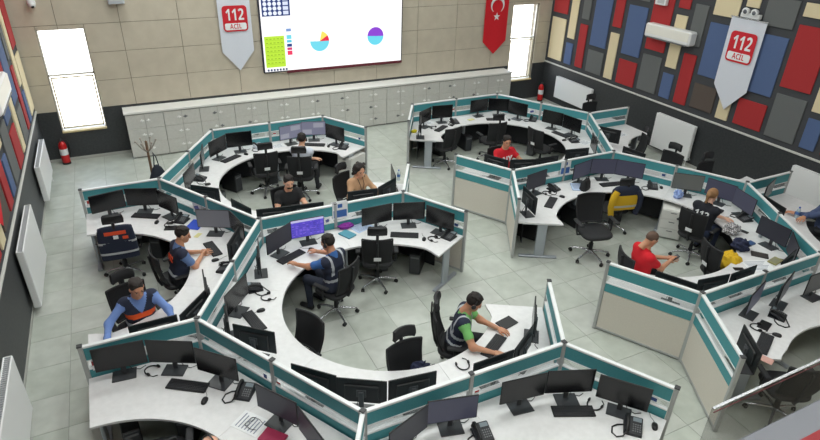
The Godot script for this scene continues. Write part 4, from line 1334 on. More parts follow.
# ---------------------------------------------------------------- people
class Field:
	# signed distances on a grid, meshed as surface nets
	var o: Vector3
	var h: float
	var nx: int
	var ny: int
	var nz: int
	var f := PackedFloat32Array()
	func _init(lo: Vector3, hi: Vector3, cell: float) -> void:
		o = lo; h = cell
		nx = int((hi.x - lo.x) / h) + 2; ny = int((hi.y - lo.y) / h) + 2; nz = int((hi.z - lo.z) / h) + 2
		f.resize(nx * ny * nz)
		f.fill(1.0)
	func capsule(a: Vector3, b: Vector3, ra: float, rb: float, k: float, squash := 1.0) -> void:
		# squash < 1 flattens in z
		var pad := maxf(ra, rb) + 0.05
		var lo := ((a.min(b) - Vector3.ONE * pad) - o) / h
		var hi := ((a.max(b) + Vector3.ONE * pad) - o) / h
		var ab := b - a
		var l2 := maxf(ab.length_squared(), 1e-9)
		var dr := rb - ra
		for z in range(maxi(0, int(lo.z)), mini(nz, int(hi.z) + 1)):
			for y in range(maxi(0, int(lo.y)), mini(ny, int(hi.y) + 1)):
				var row := (z * ny + y) * nx
				for x in range(maxi(0, int(lo.x)), mini(nx, int(hi.x) + 1)):
					var p := o + Vector3(x, y, z) * h - a
					var t := clampf(p.dot(ab) / l2, 0.0, 1.0)
					var q := p - ab * t
					q.z /= squash
					var d := q.length() - ra - dr * t
					var e := f[row + x]
					var g := k - absf(d - e)
					f[row + x] = minf(d, e) - (g * g / k * 0.25 if g > 0.0 else 0.0)
	func ellipsoid(c: Vector3, r: Vector3, k: float) -> void:
		var lo := (c - r - Vector3.ONE * 0.03 - o) / h
		var hi := (c + r + Vector3.ONE * 0.03 - o) / h
		var m := minf(r.x, minf(r.y, r.z))
		for z in range(maxi(0, int(lo.z)), mini(nz, int(hi.z) + 1)):
			for y in range(maxi(0, int(lo.y)), mini(ny, int(hi.y) + 1)):
				var row := (z * ny + y) * nx
				for x in range(maxi(0, int(lo.x)), mini(nx, int(hi.x) + 1)):
					var p := (o + Vector3(x, y, z) * h - c) / r
					var d := (p.length() - 1.0) * m
					var e := f[row + x]
					var g := k - absf(d - e)
					f[row + x] = minf(d, e) - (g * g / k * 0.25 if g > 0.0 else 0.0)
	func carve(plane: Plane) -> void:
		for z in nz:
			for y in ny:
				for x in nx:
					var i := (z * ny + y) * nx + x
					if f[i] < 0.1:
						f[i] = maxf(f[i], plane.distance_to(o + Vector3(x, y, z) * h))
	func grad(p: Vector3) -> Vector3:
		var q := (p - o) / h
		var x := clampi(int(q.x + 0.5), 1, nx - 2); var y := clampi(int(q.y + 0.5), 1, ny - 2); var z := clampi(int(q.z + 0.5), 1, nz - 2)
		var i := (z * ny + y) * nx + x
		return Vector3(f[i + 1] - f[i - 1], f[i + nx] - f[i - nx], f[i + nx * ny] - f[i - nx * ny]).normalized()
	func net() -> Array:
		# [vertices, normals, quads as index fours]
		var V := PackedVector3Array()
		var N := PackedVector3Array()
		var ids := PackedInt32Array()
		ids.resize(f.size())
		ids.fill(-1)
		var sy := nx
		var sz := nx * ny
		var far := h * 1.8
		var offs := [0, 1, sy, sy + 1, sz, sz + 1, sz + sy, sz + sy + 1]
		var edges := [0, 1, 2, 3, 4, 5, 6, 7, 0, 2, 1, 3, 4, 6, 5, 7, 0, 4, 1, 5, 2, 6, 3, 7]
		var cells := PackedInt32Array()
		for z in nz - 1:
			for y in ny - 1:
				var row := (z * ny + y) * nx
				for x in nx - 1:
					var i := row + x
					if absf(f[i]) > far:
						continue
					var inside := 0
					for c in 8:
						if f[i + offs[c]] < 0.0:
							inside += 1
					if inside == 0 or inside == 8:
						continue
					var s := Vector3.ZERO
					var cnt := 0
					for e in 12:
						var a: int = edges[e * 2]
						var b: int = edges[e * 2 + 1]
						var fa := f[i + offs[a]]
						var fb := f[i + offs[b]]
						if (fa < 0.0) != (fb < 0.0):
							var t := fa / (fa - fb)
							s += Vector3(a & 1, (a >> 1) & 1, a >> 2).lerp(Vector3(b & 1, (b >> 1) & 1, b >> 2), t)
							cnt += 1
					var p := o + (Vector3(x, y, z) + s / cnt) * h
					ids[i] = V.size()
					V.append(p)
					N.append(grad(p))
					cells.append(i)
		var Qd := PackedInt32Array()
		for i in cells:
			var x := i % nx
			var y := (i / nx) % ny
			var z := i / sz
			var a := f[i] < 0.0
			if y > 0 and z > 0 and a != (f[i + 1] < 0.0):
				add4(Qd, ids, i, i - sy, i - sy - sz, i - sz)
			if x > 0 and z > 0 and a != (f[i + sy] < 0.0):
				add4(Qd, ids, i, i - 1, i - 1 - sz, i - sz)
			if x > 0 and y > 0 and a != (f[i + sz] < 0.0):
				add4(Qd, ids, i, i - 1, i - 1 - sy, i - sy)
		return [V, N, Qd]
	func add4(Qd: PackedInt32Array, ids: PackedInt32Array, a: int, b: int, c: int, d: int) -> void:
		if ids[a] >= 0 and ids[b] >= 0 and ids[c] >= 0 and ids[d] >= 0:
			Qd.append_array(PackedInt32Array([ids[a], ids[b], ids[c], ids[d]]))

func add_net(q: MB, net: Array, at := Transform3D(), only: PackedByteArray = PackedByteArray(), cls := 0) -> void:
	var V: PackedVector3Array = net[0]
	var N: PackedVector3Array = net[1]
	var Qd: PackedInt32Array = net[2]
	for k in range(0, Qd.size(), 4):
		var a := Qd[k]; var b := Qd[k + 1]; var c := Qd[k + 2]; var d := Qd[k + 3]
		if only.size() > 0 and only[a] != cls:
			continue
		var va := at * V[a]; var vb := at * V[b]; var vc := at * V[c]; var vd := at * V[d]
		var na := (at.basis * N[a]).normalized(); var nb := (at.basis * N[b]).normalized(); var nc := (at.basis * N[c]).normalized(); var nd := (at.basis * N[d]).normalized()
		if (vb - va).cross(vc - va).dot(na) < 0.0:
			q.stri(va, vc, vb, na, nc, nb)
			q.stri(va, vd, vc, na, nd, nc)
		else:
			q.stri(va, vb, vc, na, nb, nc)
			q.stri(va, vc, vd, na, nc, nd)

func head_net() -> Array:
	if meshes.has("head_net"):
		return meshes["head_net"]
	var F := Field.new(Vector3(-0.11, -0.19, -0.125), Vector3(0.11, 0.145, 0.145), 0.0058)
	F.ellipsoid(Vector3(0, 0.032, -0.012), Vector3(0.075, 0.086, 0.094), 0.01)
	F.ellipsoid(Vector3(0, -0.03, 0.026), Vector3(0.061, 0.075, 0.064), 0.035)
	F.ellipsoid(Vector3(0, -0.083, 0.042), Vector3(0.042, 0.03, 0.042), 0.03)
	F.capsule(Vector3(0, 0.012, 0.086), Vector3(0, -0.03, 0.104), 0.009, 0.0135, 0.014)
	F.capsule(Vector3(-0.032, 0.022, 0.074), Vector3(0.032, 0.022, 0.074), 0.012, 0.012, 0.014)
	F.capsule(Vector3(-0.016, -0.061, 0.082), Vector3(0.016, -0.061, 0.082), 0.008, 0.008, 0.01)
	for s in [-1, 1]:
		F.ellipsoid(Vector3(s * 0.078, -0.008, -0.008), Vector3(0.011, 0.03, 0.019), 0.008)
	F.capsule(Vector3(0, -0.06, -0.022), Vector3(0, -0.18, -0.04), 0.05, 0.054, 0.03)
	meshes["head_net"] = F.net()
	return meshes["head_net"]

func hair_net(style: String) -> Array:
	var key := "hair_" + style
	if meshes.has(key):
		return meshes[key]
	var F := Field.new(Vector3(-0.15, -0.24, -0.17), Vector3(0.15, 0.16, 0.15), 0.0065)
	if style == "short":
		F.ellipsoid(Vector3(0, 0.038, -0.018), Vector3(0.082, 0.094, 0.1), 0.01)
		for k in 22:
			# uneven tufts over the crown
			var a := k * 2.4
			var rr := 0.028 + 0.045 * (k / 22.0)
			F.ellipsoid(Vector3(cos(a) * rr, 0.122 - rr * rr * 6.0, sin(a) * rr * 1.1 - 0.015), Vector3(0.019, 0.012, 0.021), 0.012)
		F.carve(Plane(Vector3(0, -0.5, 0.866).normalized(), 0.031))
		F.carve(Plane(Vector3(0, -1, -0.25).normalized(), 0.055))
	elif style == "cropped":
		F.ellipsoid(Vector3(0, 0.032, -0.013), Vector3(0.0768, 0.088, 0.0965), 0.01)
		F.carve(Plane(Vector3(0, -0.6, 0.8).normalized(), 0.006))
		F.carve(Plane(Vector3(0, -1, -0.1).normalized(), 0.05))
	elif style == "curly":
		F.ellipsoid(Vector3(0, 0.03, -0.03), Vector3(0.105, 0.105, 0.105), 0.01)
		for k in 26:
			var a := k * 2.4
			var yy := 0.09 - 0.2 * (k / 26.0)
			F.ellipsoid(Vector3(cos(a) * 0.088, yy, sin(a) * 0.075 - 0.045), Vector3(0.032, 0.032, 0.032), 0.012)
		F.carve(Plane(Vector3(0, -0.5, 0.86).normalized(), 0.03))
	elif style == "beard":
		F.ellipsoid(Vector3(0, -0.062, 0.036), Vector3(0.055, 0.052, 0.0585), 0.01)
		F.carve(Plane(Vector3(0, 1, -0.35).normalized(), -0.07))
	elif style == "tied":
		F.ellipsoid(Vector3(0, 0.036, -0.016), Vector3(0.084, 0.096, 0.102), 0.01)
		F.carve(Plane(Vector3(0, -0.5, 0.866).normalized(), 0.033))
		F.capsule(Vector3(0, 0.05, -0.1), Vector3(0, 0.0, -0.13), 0.04, 0.035, 0.02)
		F.capsule(Vector3(0, 0.0, -0.13), Vector3(0, -0.13, -0.12), 0.032, 0.018, 0.02)
	meshes[key] = F.net()
	return meshes[key]

func hand_net() -> Array:
	# left hand, palm down, pointing along +z from the wrist at the origin; thumb towards -x
	if meshes.has("hand_net"):
		return meshes["hand_net"]
	var F := Field.new(Vector3(-0.085, -0.075, -0.05), Vector3(0.07, 0.05, 0.2), 0.0045)
	F.capsule(Vector3(0, 0, -0.04), Vector3(0, 0, 0.02), 0.027, 0.024, 0.015)
	F.capsule(Vector3(-0.024, 0, 0.025), Vector3(-0.028, 0.0, 0.085), 0.016, 0.014, 0.014)
	F.capsule(Vector3(-0.006, 0.003, 0.025), Vector3(-0.009, 0.004, 0.09), 0.017, 0.014, 0.014)
	F.capsule(Vector3(0.012, 0.002, 0.025), Vector3(0.011, 0.003, 0.086), 0.016, 0.0135, 0.014)
	F.capsule(Vector3(0.026, 0, 0.025), Vector3(0.029, 0.0, 0.078), 0.014, 0.012, 0.014)
	var roots := [Vector3(-0.029, 0, 0.088), Vector3(-0.0095, 0.004, 0.093), Vector3(0.0105, 0.003, 0.089), Vector3(0.030, 0, 0.081)]
	var lens := [0.037, 0.042, 0.039, 0.03]
	var spread := [-0.14, -0.03, 0.06, 0.17]
	for i in 4:
		var p: Vector3 = roots[i]
		var l: float = lens[i]
		var dirs := [Vector3(spread[i], -0.22, 1.0), Vector3(spread[i], -0.75, 1.0), Vector3(spread[i] * 0.6, -1.3, 0.9)]
		var rr := [0.0095, 0.0086, 0.0078, 0.0066]
		for j in 3:
			var q: Vector3 = p + (dirs[j] as Vector3).normalized() * l * [1.0, 0.66, 0.5][j]
			F.capsule(p, q, rr[j], rr[j + 1], 0.004)
			p = q
	F.capsule(Vector3(-0.02, -0.004, 0.02), Vector3(-0.048, -0.012, 0.05), 0.016, 0.013, 0.014)
	F.capsule(Vector3(-0.048, -0.012, 0.05), Vector3(-0.06, -0.02, 0.08), 0.0115, 0.0098, 0.006)
	F.capsule(Vector3(-0.06, -0.02, 0.08), Vector3(-0.06, -0.026, 0.104), 0.0096, 0.0078, 0.004)
	meshes["hand_net"] = F.net()
	return meshes["hand_net"]

func look(fwd: Vector3, up: Vector3) -> Basis:
	var z := fwd.normalized()
	var x := up.cross(z).normalized()
	return Basis(x, z.cross(x), z)

# P: at, turn, label, lean (forward deg), twist, head [yaw, pitch deg], hands [left, right] in world, top/vest/trousers/skin/hair colours, sleeve 0..1, style
func person(P: Dictionary) -> Node3D:
	var at: Vector2 = P.at
	var t := thing("person", P.label, "person", Vector3(at.x, 0, at.y), deg_to_rad(P.turn))
	var inv := t.transform.affine_inverse()
	var k: float = P.get("size", 1.0)
	var hip := Vector3(0, 0.575, -0.06)
	var B := Basis(Vector3.UP, deg_to_rad(P.get("twist", 0.0))) * Basis(Vector3.RIGHT, deg_to_rad(P.get("lean", 6.0)))
	var U := Transform3D(B, hip)          # the upper body's frame, origin at the hips
	var up := func(x: float, y: float, z: float) -> Vector3: return U * (Vector3(x, y, z) * k)
	# class 0 skin, 1 top, 2 trousers, 3 shoes, 4 vest, 5 band, 6 second band
	var bones := []
	var bulk: float = P.get("bulk", 1.0)
	var vest: bool = P.has("vest")
	var tc := 4 if vest else 1
	bones.append([Vector3(-0.085, 0.56, -0.05), Vector3(0.085, 0.56, -0.05), 0.12 * bulk, 0.12 * bulk, 2])
	bones.append([up.call(-0.06, 0.05, 0.01), up.call(0.06, 0.05, 0.01), 0.118 * bulk, 0.118 * bulk, tc])
	bones.append([up.call(-0.07, 0.17, 0.015), up.call(0.07, 0.17, 0.015), 0.112 * bulk, 0.112 * bulk, tc])
	bones.append([up.call(-0.09, 0.31, 0.01), up.call(0.09, 0.31, 0.01), 0.113 * bulk, 0.113 * bulk, tc])
	bones.append([up.call(-0.115, 0.40, -0.005), up.call(0.115, 0.40, -0.005), 0.082, 0.082, tc])
	bones.append([up.call(0, 0.43, -0.012), up.call(0, 0.49, -0.012), 0.07, 0.058, 1])
	bones.append([up.call(0, 0.47, -0.008), up.call(0, 0.56, 0.008), 0.054, 0.053, 0])
	var hands := []
	for i in 2:
		var s := 1.0 if i == 0 else -1.0
		var sh: Vector3 = up.call(s * 0.175, 0.415, -0.005)
		var w: Vector3 = inv * (P.hands[i] as Vector3)
		var lu := 0.285 * k
		var lf := 0.255 * k
		var d := w - sh
		if d.length() > (lu + lf) * 0.985:
			w = sh + d.normalized() * (lu + lf) * 0.985
			d = w - sh
		var L := d.length()
		var a := (lu * lu - lf * lf + L * L) / (2.0 * L)
		var hh := sqrt(maxf(lu * lu - a * a, 0.0004))
		var pole: Vector3 = Vector3(s * P.get("elbow", 0.75), -0.8, -0.45)
		pole = (pole - d.normalized() * pole.dot(d.normalized())).normalized()
		var el := sh + d.normalized() * a + pole * hh
		var sl: float = P.get("sleeve", 0.45)      # share of the upper arm under the sleeve; over 1: the forearm too
		bones.append([sh - Vector3(s * 0.01, 0, 0), sh, 0.068 * bulk, 0.06, 4 if vest else 1])
		if sl >= 1.0:
			bones.append([sh, el, 0.056, 0.047, 1])
			bones.append([el, el.lerp(w, 0.9), 0.046, 0.034, 1])
			bones.append([el.lerp(w, 0.85), w, 0.03, 0.026, 0])
		else:
			var m := sh.lerp(el, sl)
			bones.append([sh, m, 0.06, 0.053, 1])
			bones.append([m, el, 0.045, 0.04, 0])
			bones.append([el, w, 0.041, 0.027, 0])
		hands.append([w, el, s])
		# legs
		var hipj := Vector3(s * 0.095, 0.56, -0.04)
		var kn := Vector3(s * P.get("knees", 0.13), 0.535, 0.39)
		var an := Vector3(s * P.get("feet", 0.13), 0.10, P.get("shin", 0.36))
		bones.append([hipj, kn, 0.092 * bulk, 0.063, 2])
		bones.append([kn, an, 0.062, 0.043, 2])
		bones.append([an + Vector3(0, -0.045, -0.02), an + Vector3(s * 0.015, -0.058, 0.16), 0.042, 0.035, 3])
	var lo := Vector3.ONE * 9.0
	var hi := -lo
	for b in bones:
		var r := Vector3.ONE * (maxf(b[2], b[3]) + 0.04)
		lo = lo.min(b[0] - r).min(b[1] - r)
		hi = hi.max(b[0] + r).max(b[1] + r)
	var F := Field.new(lo, hi, 0.0105)
	for b in bones:
		F.capsule(b[0], b[1], b[2], b[3], 0.045 if b[4] != 3 else 0.02)
	var net := F.net()
	var V: PackedVector3Array = net[0]
	var cls := PackedByteArray()
	cls.resize(V.size())
	var Ui := U.affine_inverse()
	for i in V.size():
		var best := 9.0
		var c := 0
		for b in bones:
			var a: Vector3 = b[0]
			var ab: Vector3 = b[1] - a
			var p := V[i] - a
			var tt := clampf(p.dot(ab) / maxf(ab.length_squared(), 1e-9), 0.0, 1.0)
			var d: float = (p - ab * tt).length() - lerpf(b[2], b[3], tt)
			if d < best:
				best = d
				c = b[4]
		if c == 4:
			var q := Ui * V[i] / k
			if q.z > 0.0 and q.y > 0.27 and absf(q.x) < (q.y - 0.27) * 0.5:
				c = 1
			for bd in P.get("bands", []):
				# [from, to, class] heights up the torso; class 7: shoulder strips
				if bd[2] == 7:
					if c == 4 and absf(absf(q.x) - bd[0]) < bd[1] and q.y > 0.2:
						c = 5 if q.x > 0.0 else 7
				elif c == 4 and q.y > bd[0] and q.y < bd[1]:
					c = bd[2]
		cls[i] = c
	# parts
	var skin := mat("skin_%s" % P.skin, {"tan": col(196, 142, 112), "light": col(214, 164, 136), "pale": col(224, 176, 152)}[P.skin], 0.55)
	skin.subsurf_scatter_enabled = true
	skin.subsurf_scatter_strength = 0.15
	var body := MB.new()
	add_net(body, net, Transform3D(), cls, 0)
	var hb: Array = P.get("head", [0.0, 0.0])
	var H := Transform3D(B * Basis(Vector3.UP, deg_to_rad(hb[0])) * Basis(Vector3.RIGHT, deg_to_rad(hb[1])), up.call(0, 0.645, 0.035))
	add_net(body, head_net(), H)
	for i in 2:
		var w: Vector3 = hands[i][0]
		var f: Vector3 = (w - (hands[i][1] as Vector3)).normalized()
		f.y *= 0.35
		var b := look(f, Vector3.UP)
		if i == 1:
			b.x = -b.x
		if P.get("palms", "down") == "in":
			b = b * Basis(Vector3.BACK, 1.1)
		add_net(body, hand_net(), Transform3D(b, w))
	put("body", body.mesh(), skin, t)
	var kinds := {1: ["shirt", P.top], 2: ["trousers", P.trousers], 3: ["shoes", col(30, 30, 32)], 4: ["vest", P.get("vest", Color.BLACK)], 5: ["reflective_band", col(176, 180, 186)], 7: ["reflective_band", col(176, 180, 186)], 6: ["bright_band", P.get("bright", col(236, 92, 40))]}
	for c in kinds:
		var q := MB.new()
		add_net(q, net, Transform3D(), cls, c)
		if q.v.size() > 0:
			var cc: Color = kinds[c][1]
			put(kinds[c][0], q.mesh(), mat("cloth_%s" % cc.to_html(), cc, 0.9), t)
	if P.has("hair"):
		var q := MB.new()
		add_net(q, hair_net(P.get("style", "short")), H)
		put("hair", q.mesh(), mat("hair_%s" % (P.hair as Color).to_html(), P.hair, 0.75), t)
	for s in [-1, 1]:
		var e := MB.new()
		e.xf = H
		e.ball(Vector3(s * 0.031, -0.002, 0.0815), Vector3(0.0135, 0.008, 0.007), 10, 6)
		put("eye", e.mesh(), mat("eye_dark", col(44, 32, 28), 0.3), t)
		var br := MB.new()
		br.xf = H
		br.tube([Vector3(s * 0.014, 0.0165, 0.089), Vector3(s * 0.032, 0.022, 0.0865), Vector3(s * 0.05, 0.016, 0.075)], 0.0045, 0.003, 6)
		put("eyebrow", br.mesh(), mat("brow_dark", col(50, 38, 32), 0.8), t)
	var mo := MB.new()
	mo.xf = H
	mo.ball(Vector3(0, -0.0605, 0.0885), Vector3(0.02, 0.0045, 0.005), 10, 6)
	put("mouth", mo.mesh(), mat("lips", col(160, 92, 84), 0.5), t)
	if P.get("beard", false):
		var be := MB.new()
		add_net(be, hair_net("beard"), H)
		put("beard", be.mesh(), mat("brow_dark"), t)
	if P.get("headset", false):
		var hs := MB.new()
		hs.xf = H
		var arc := []
		for i in 15:
			var a := PI * i / 14.0
			arc.append(Vector3(cos(a) * 0.094, 0.0 + sin(a) * 0.137, -0.012))
		hs.tube(arc, 0.007, -1, 6)
		for s in [-1, 1]:
			hs.ball(Vector3(s * 0.096, -0.008, -0.008), Vector3(0.016, 0.034, 0.03), 10, 6)
		hs.tube([Vector3(0.098, -0.02, 0.0), Vector3(0.09, -0.06, 0.06), Vector3(0.045, -0.075, 0.105)], 0.0035, 0.006, 6)
		put("headset", hs.mesh(), mat("headset_grey", col(200, 202, 206) if P.get("pale_set", false) else col(40, 42, 46), 0.5), t)
	if P.has("lanyard"):
		var ln := MB.new()
		ln.xf = U
		for s in [-1, 1]:
			ln.tube([Vector3(s * 0.06, 0.475, 0.05), Vector3(s * 0.045, 0.36, 0.128), Vector3(0.0, 0.2, 0.14)], 0.005, -1, 5)
		ln.box(Vector3(0, 0.165, 0.142), Vector3(0.055, 0.08, 0.006), 0.002)
		put("lanyard", ln.mesh(), mat("lanyard_dark", P.lanyard, 0.7), t)
	if P.has("print"):
		# [text, size, torso x, y, back or front, tilt, colour]
		var a: Array = P.print
		var face := Basis() if a[4] == "front" else Basis(Vector3.UP, PI)
		var z: float = 0.132 if a[4] == "front" else -0.118
		put("print", text(a[0], a[1], 0.012), mat("paper_white") if a.size() < 7 else mat("vest_orange", col(226, 82, 44), 0.7), t, U * Transform3D(face * Basis(Vector3.BACK, a[5]), Vector3(a[2], a[3], z)))
	return t

# ---------------------------------------------------------------- what stands where
func clusters() -> Dictionary:
	# centre, angle of the open side, name
	return {
		"A": [la(0.5, 1), 0.0, "far-left ring desk"], "B": [la(0.5, 3), 0.0, "centre ring desk"], "L": [la(-1, 2), PI, "left aisle desk"],
		"C": [la(-1, 4), PI, "front-left desk"], "D": [la(0.5, 5), PI / 2, "front-centre desk"], "E": [rb(0.5, 1), PI, "far-centre ring desk"],
		"F": [rb(0.5, 3), PI, "right ring desk"], "G": [rb(0.5, 5), PI / 2, "bottom-right desk"], "H": [rb(2, 2), 0.0, "right-wall desk"], "I": [rb(2, 4), 0.0, "right-edge desk"]}

func in_order(items: Array, c: Array) -> Array:
	# clockwise round the desk from its open side
	var o := items.duplicate()
	var key := func(e: Array) -> float: return fposmod(atan2(e[2] - c[0].y, e[1] - c[0].x) - c[1], TAU)
	o.sort_custom(func(a, b): return key.call(a) < key.call(b))
	return o

func build_monitors() -> void:
	var M := {
		"C": [["off", -0.59, -5.76, -5], ["off", -0.08, -5.61, -27], ["off", 0.34, -5.2, -45], ["slate", 0.78, -4.37, -55], ["slate", 0.98, -3.86, -79]],
		"D": [["slate", 1.84, -3.53, 19], ["dim", 2.35, -3.58, -14], ["off", 3.17, -3.52, -8], ["off", 3.69, -3.4, -21], ["off", 4.09, -3.03, -50]],
		"B": [["off", 3.28, -7.67, 0], ["off", 3.81, -7.58, -18], ["off", 4.16, -7.17, -60], ["purple", 2.14, -7.71, -2], ["slate", 1.65, -7.55, 33], ["off", 1.27, -7.15, 79], ["off", 0.80, -6.39, 49], ["off", 0.60, -5.93, 84], ["off", 0.81, -5.45, 139], ["off", 1.22, -4.53, 135], ["off", 1.62, -4.19, 149], ["off", 2.12, -4.02, 172], ["off", 3.05, -3.92, -179], ["off", 3.55, -4.06, -149], ["off", 3.98, -4.44, -128]],
		"A": [["pale", 3.06, -11.87, 10], ["pale", 3.58, -11.9, -16], ["off", 3.92, -11.47, -60], ["off", 1.96, -11.84, -2], ["off", 1.49, -11.63, 42], ["off", 1.13, -11.2, 78], ["off", 0.77, -10.33, 63], ["off", 0.91, -9.45, 141], ["off", 1.33, -8.60, 114], ["off", 1.76, -8.25, 171], ["off", 2.29, -8.18, 171], ["off", 3.29, -8.3, 173], ["off", 3.80, -8.43, -150], ["off", 4.12, -8.88, -106]],
		"L": [["off", -0.58, -9.81, 10], ["off", -0.06, -9.78, -19], ["off", 0.3, -9.41, -60], ["grey", 0.88, -8.55, -27], ["off", 1.17, -8.16, -79], ["off", 1.02, -7.64, -119], ["off", 0.46, -6.65, -95], ["off", 0.26, -6.22, -131], ["off", -0.2, -6.05, -179]],
		"E": [["off", 5.85, -11.17, 64], ["off", 6.26, -11.75, 31], ["off", 6.79, -11.88, -9], ["off", 7.88, -11.96, 2], ["off", 8.38, -11.84, -30], ["off", 8.65, -11.4, -63], ["off", 9.03, -10.52, -63], ["off", 9.18, -10.0, -79], ["off", 7.97, -8.4, 170], ["off", 8.78, -8.80, -120], ["off", 6.2, -8.66, 118], ["off", 6.62, -8.36, 160], ["off", 7.12, -8.28, 176]],
		"F": [["slate", 5.88, -7.13, 80], ["slate", 6.5, -7.76, 11], ["dim", 7.6, -7.8, 12], ["dim", 8.12, -7.76, -25], ["dim", 8.49, -7.46, -50], ["olive", 9.07, -6.58, -42], ["dim", 9.36, -6.1, -72], ["dim", 9.33, -5.6, -105], ["slate", 8.82, -4.69, -91], ["slate", 8.6, -4.22, -137], ["slate", 8.08, -3.97, -165], ["off", 7.14, -3.98, -179], ["off", 6.60, -4.02, 172], ["off", 6.12, -4.22, 119]],
		"G": [["off", 5.93, -2.95, 57], ["dim", 6.92, -3.6, 18], ["slate", 7.5, -3.58, 20], ["off", 8.1, -3.5, 0]],
		"H": [["off", 9.45, -9.1, 120], ["off", 9.0, -7.9, 100]],
		"I": [["off", 9.5, -5.2, 75], ["off", 10.2, -5.75, 20]]}
	var look_of := {"off": "black", "pale": "lit pale", "grey": "lit grey", "dim": "dim bluish", "slate": "dark slate", "olive": "lit olive-grey", "purple": "lit purple"}
	var cl := clusters()
	for c in M:
		var i := 0
		for e in in_order(M[c], cl[c]):
			monitor(Vector2(e[1], e[2]), e[3], "%s monitor, %s clockwise from the open side of the %s" % [look_of[e[0]], nth(i), cl[c][2]], e[0])
			i += 1

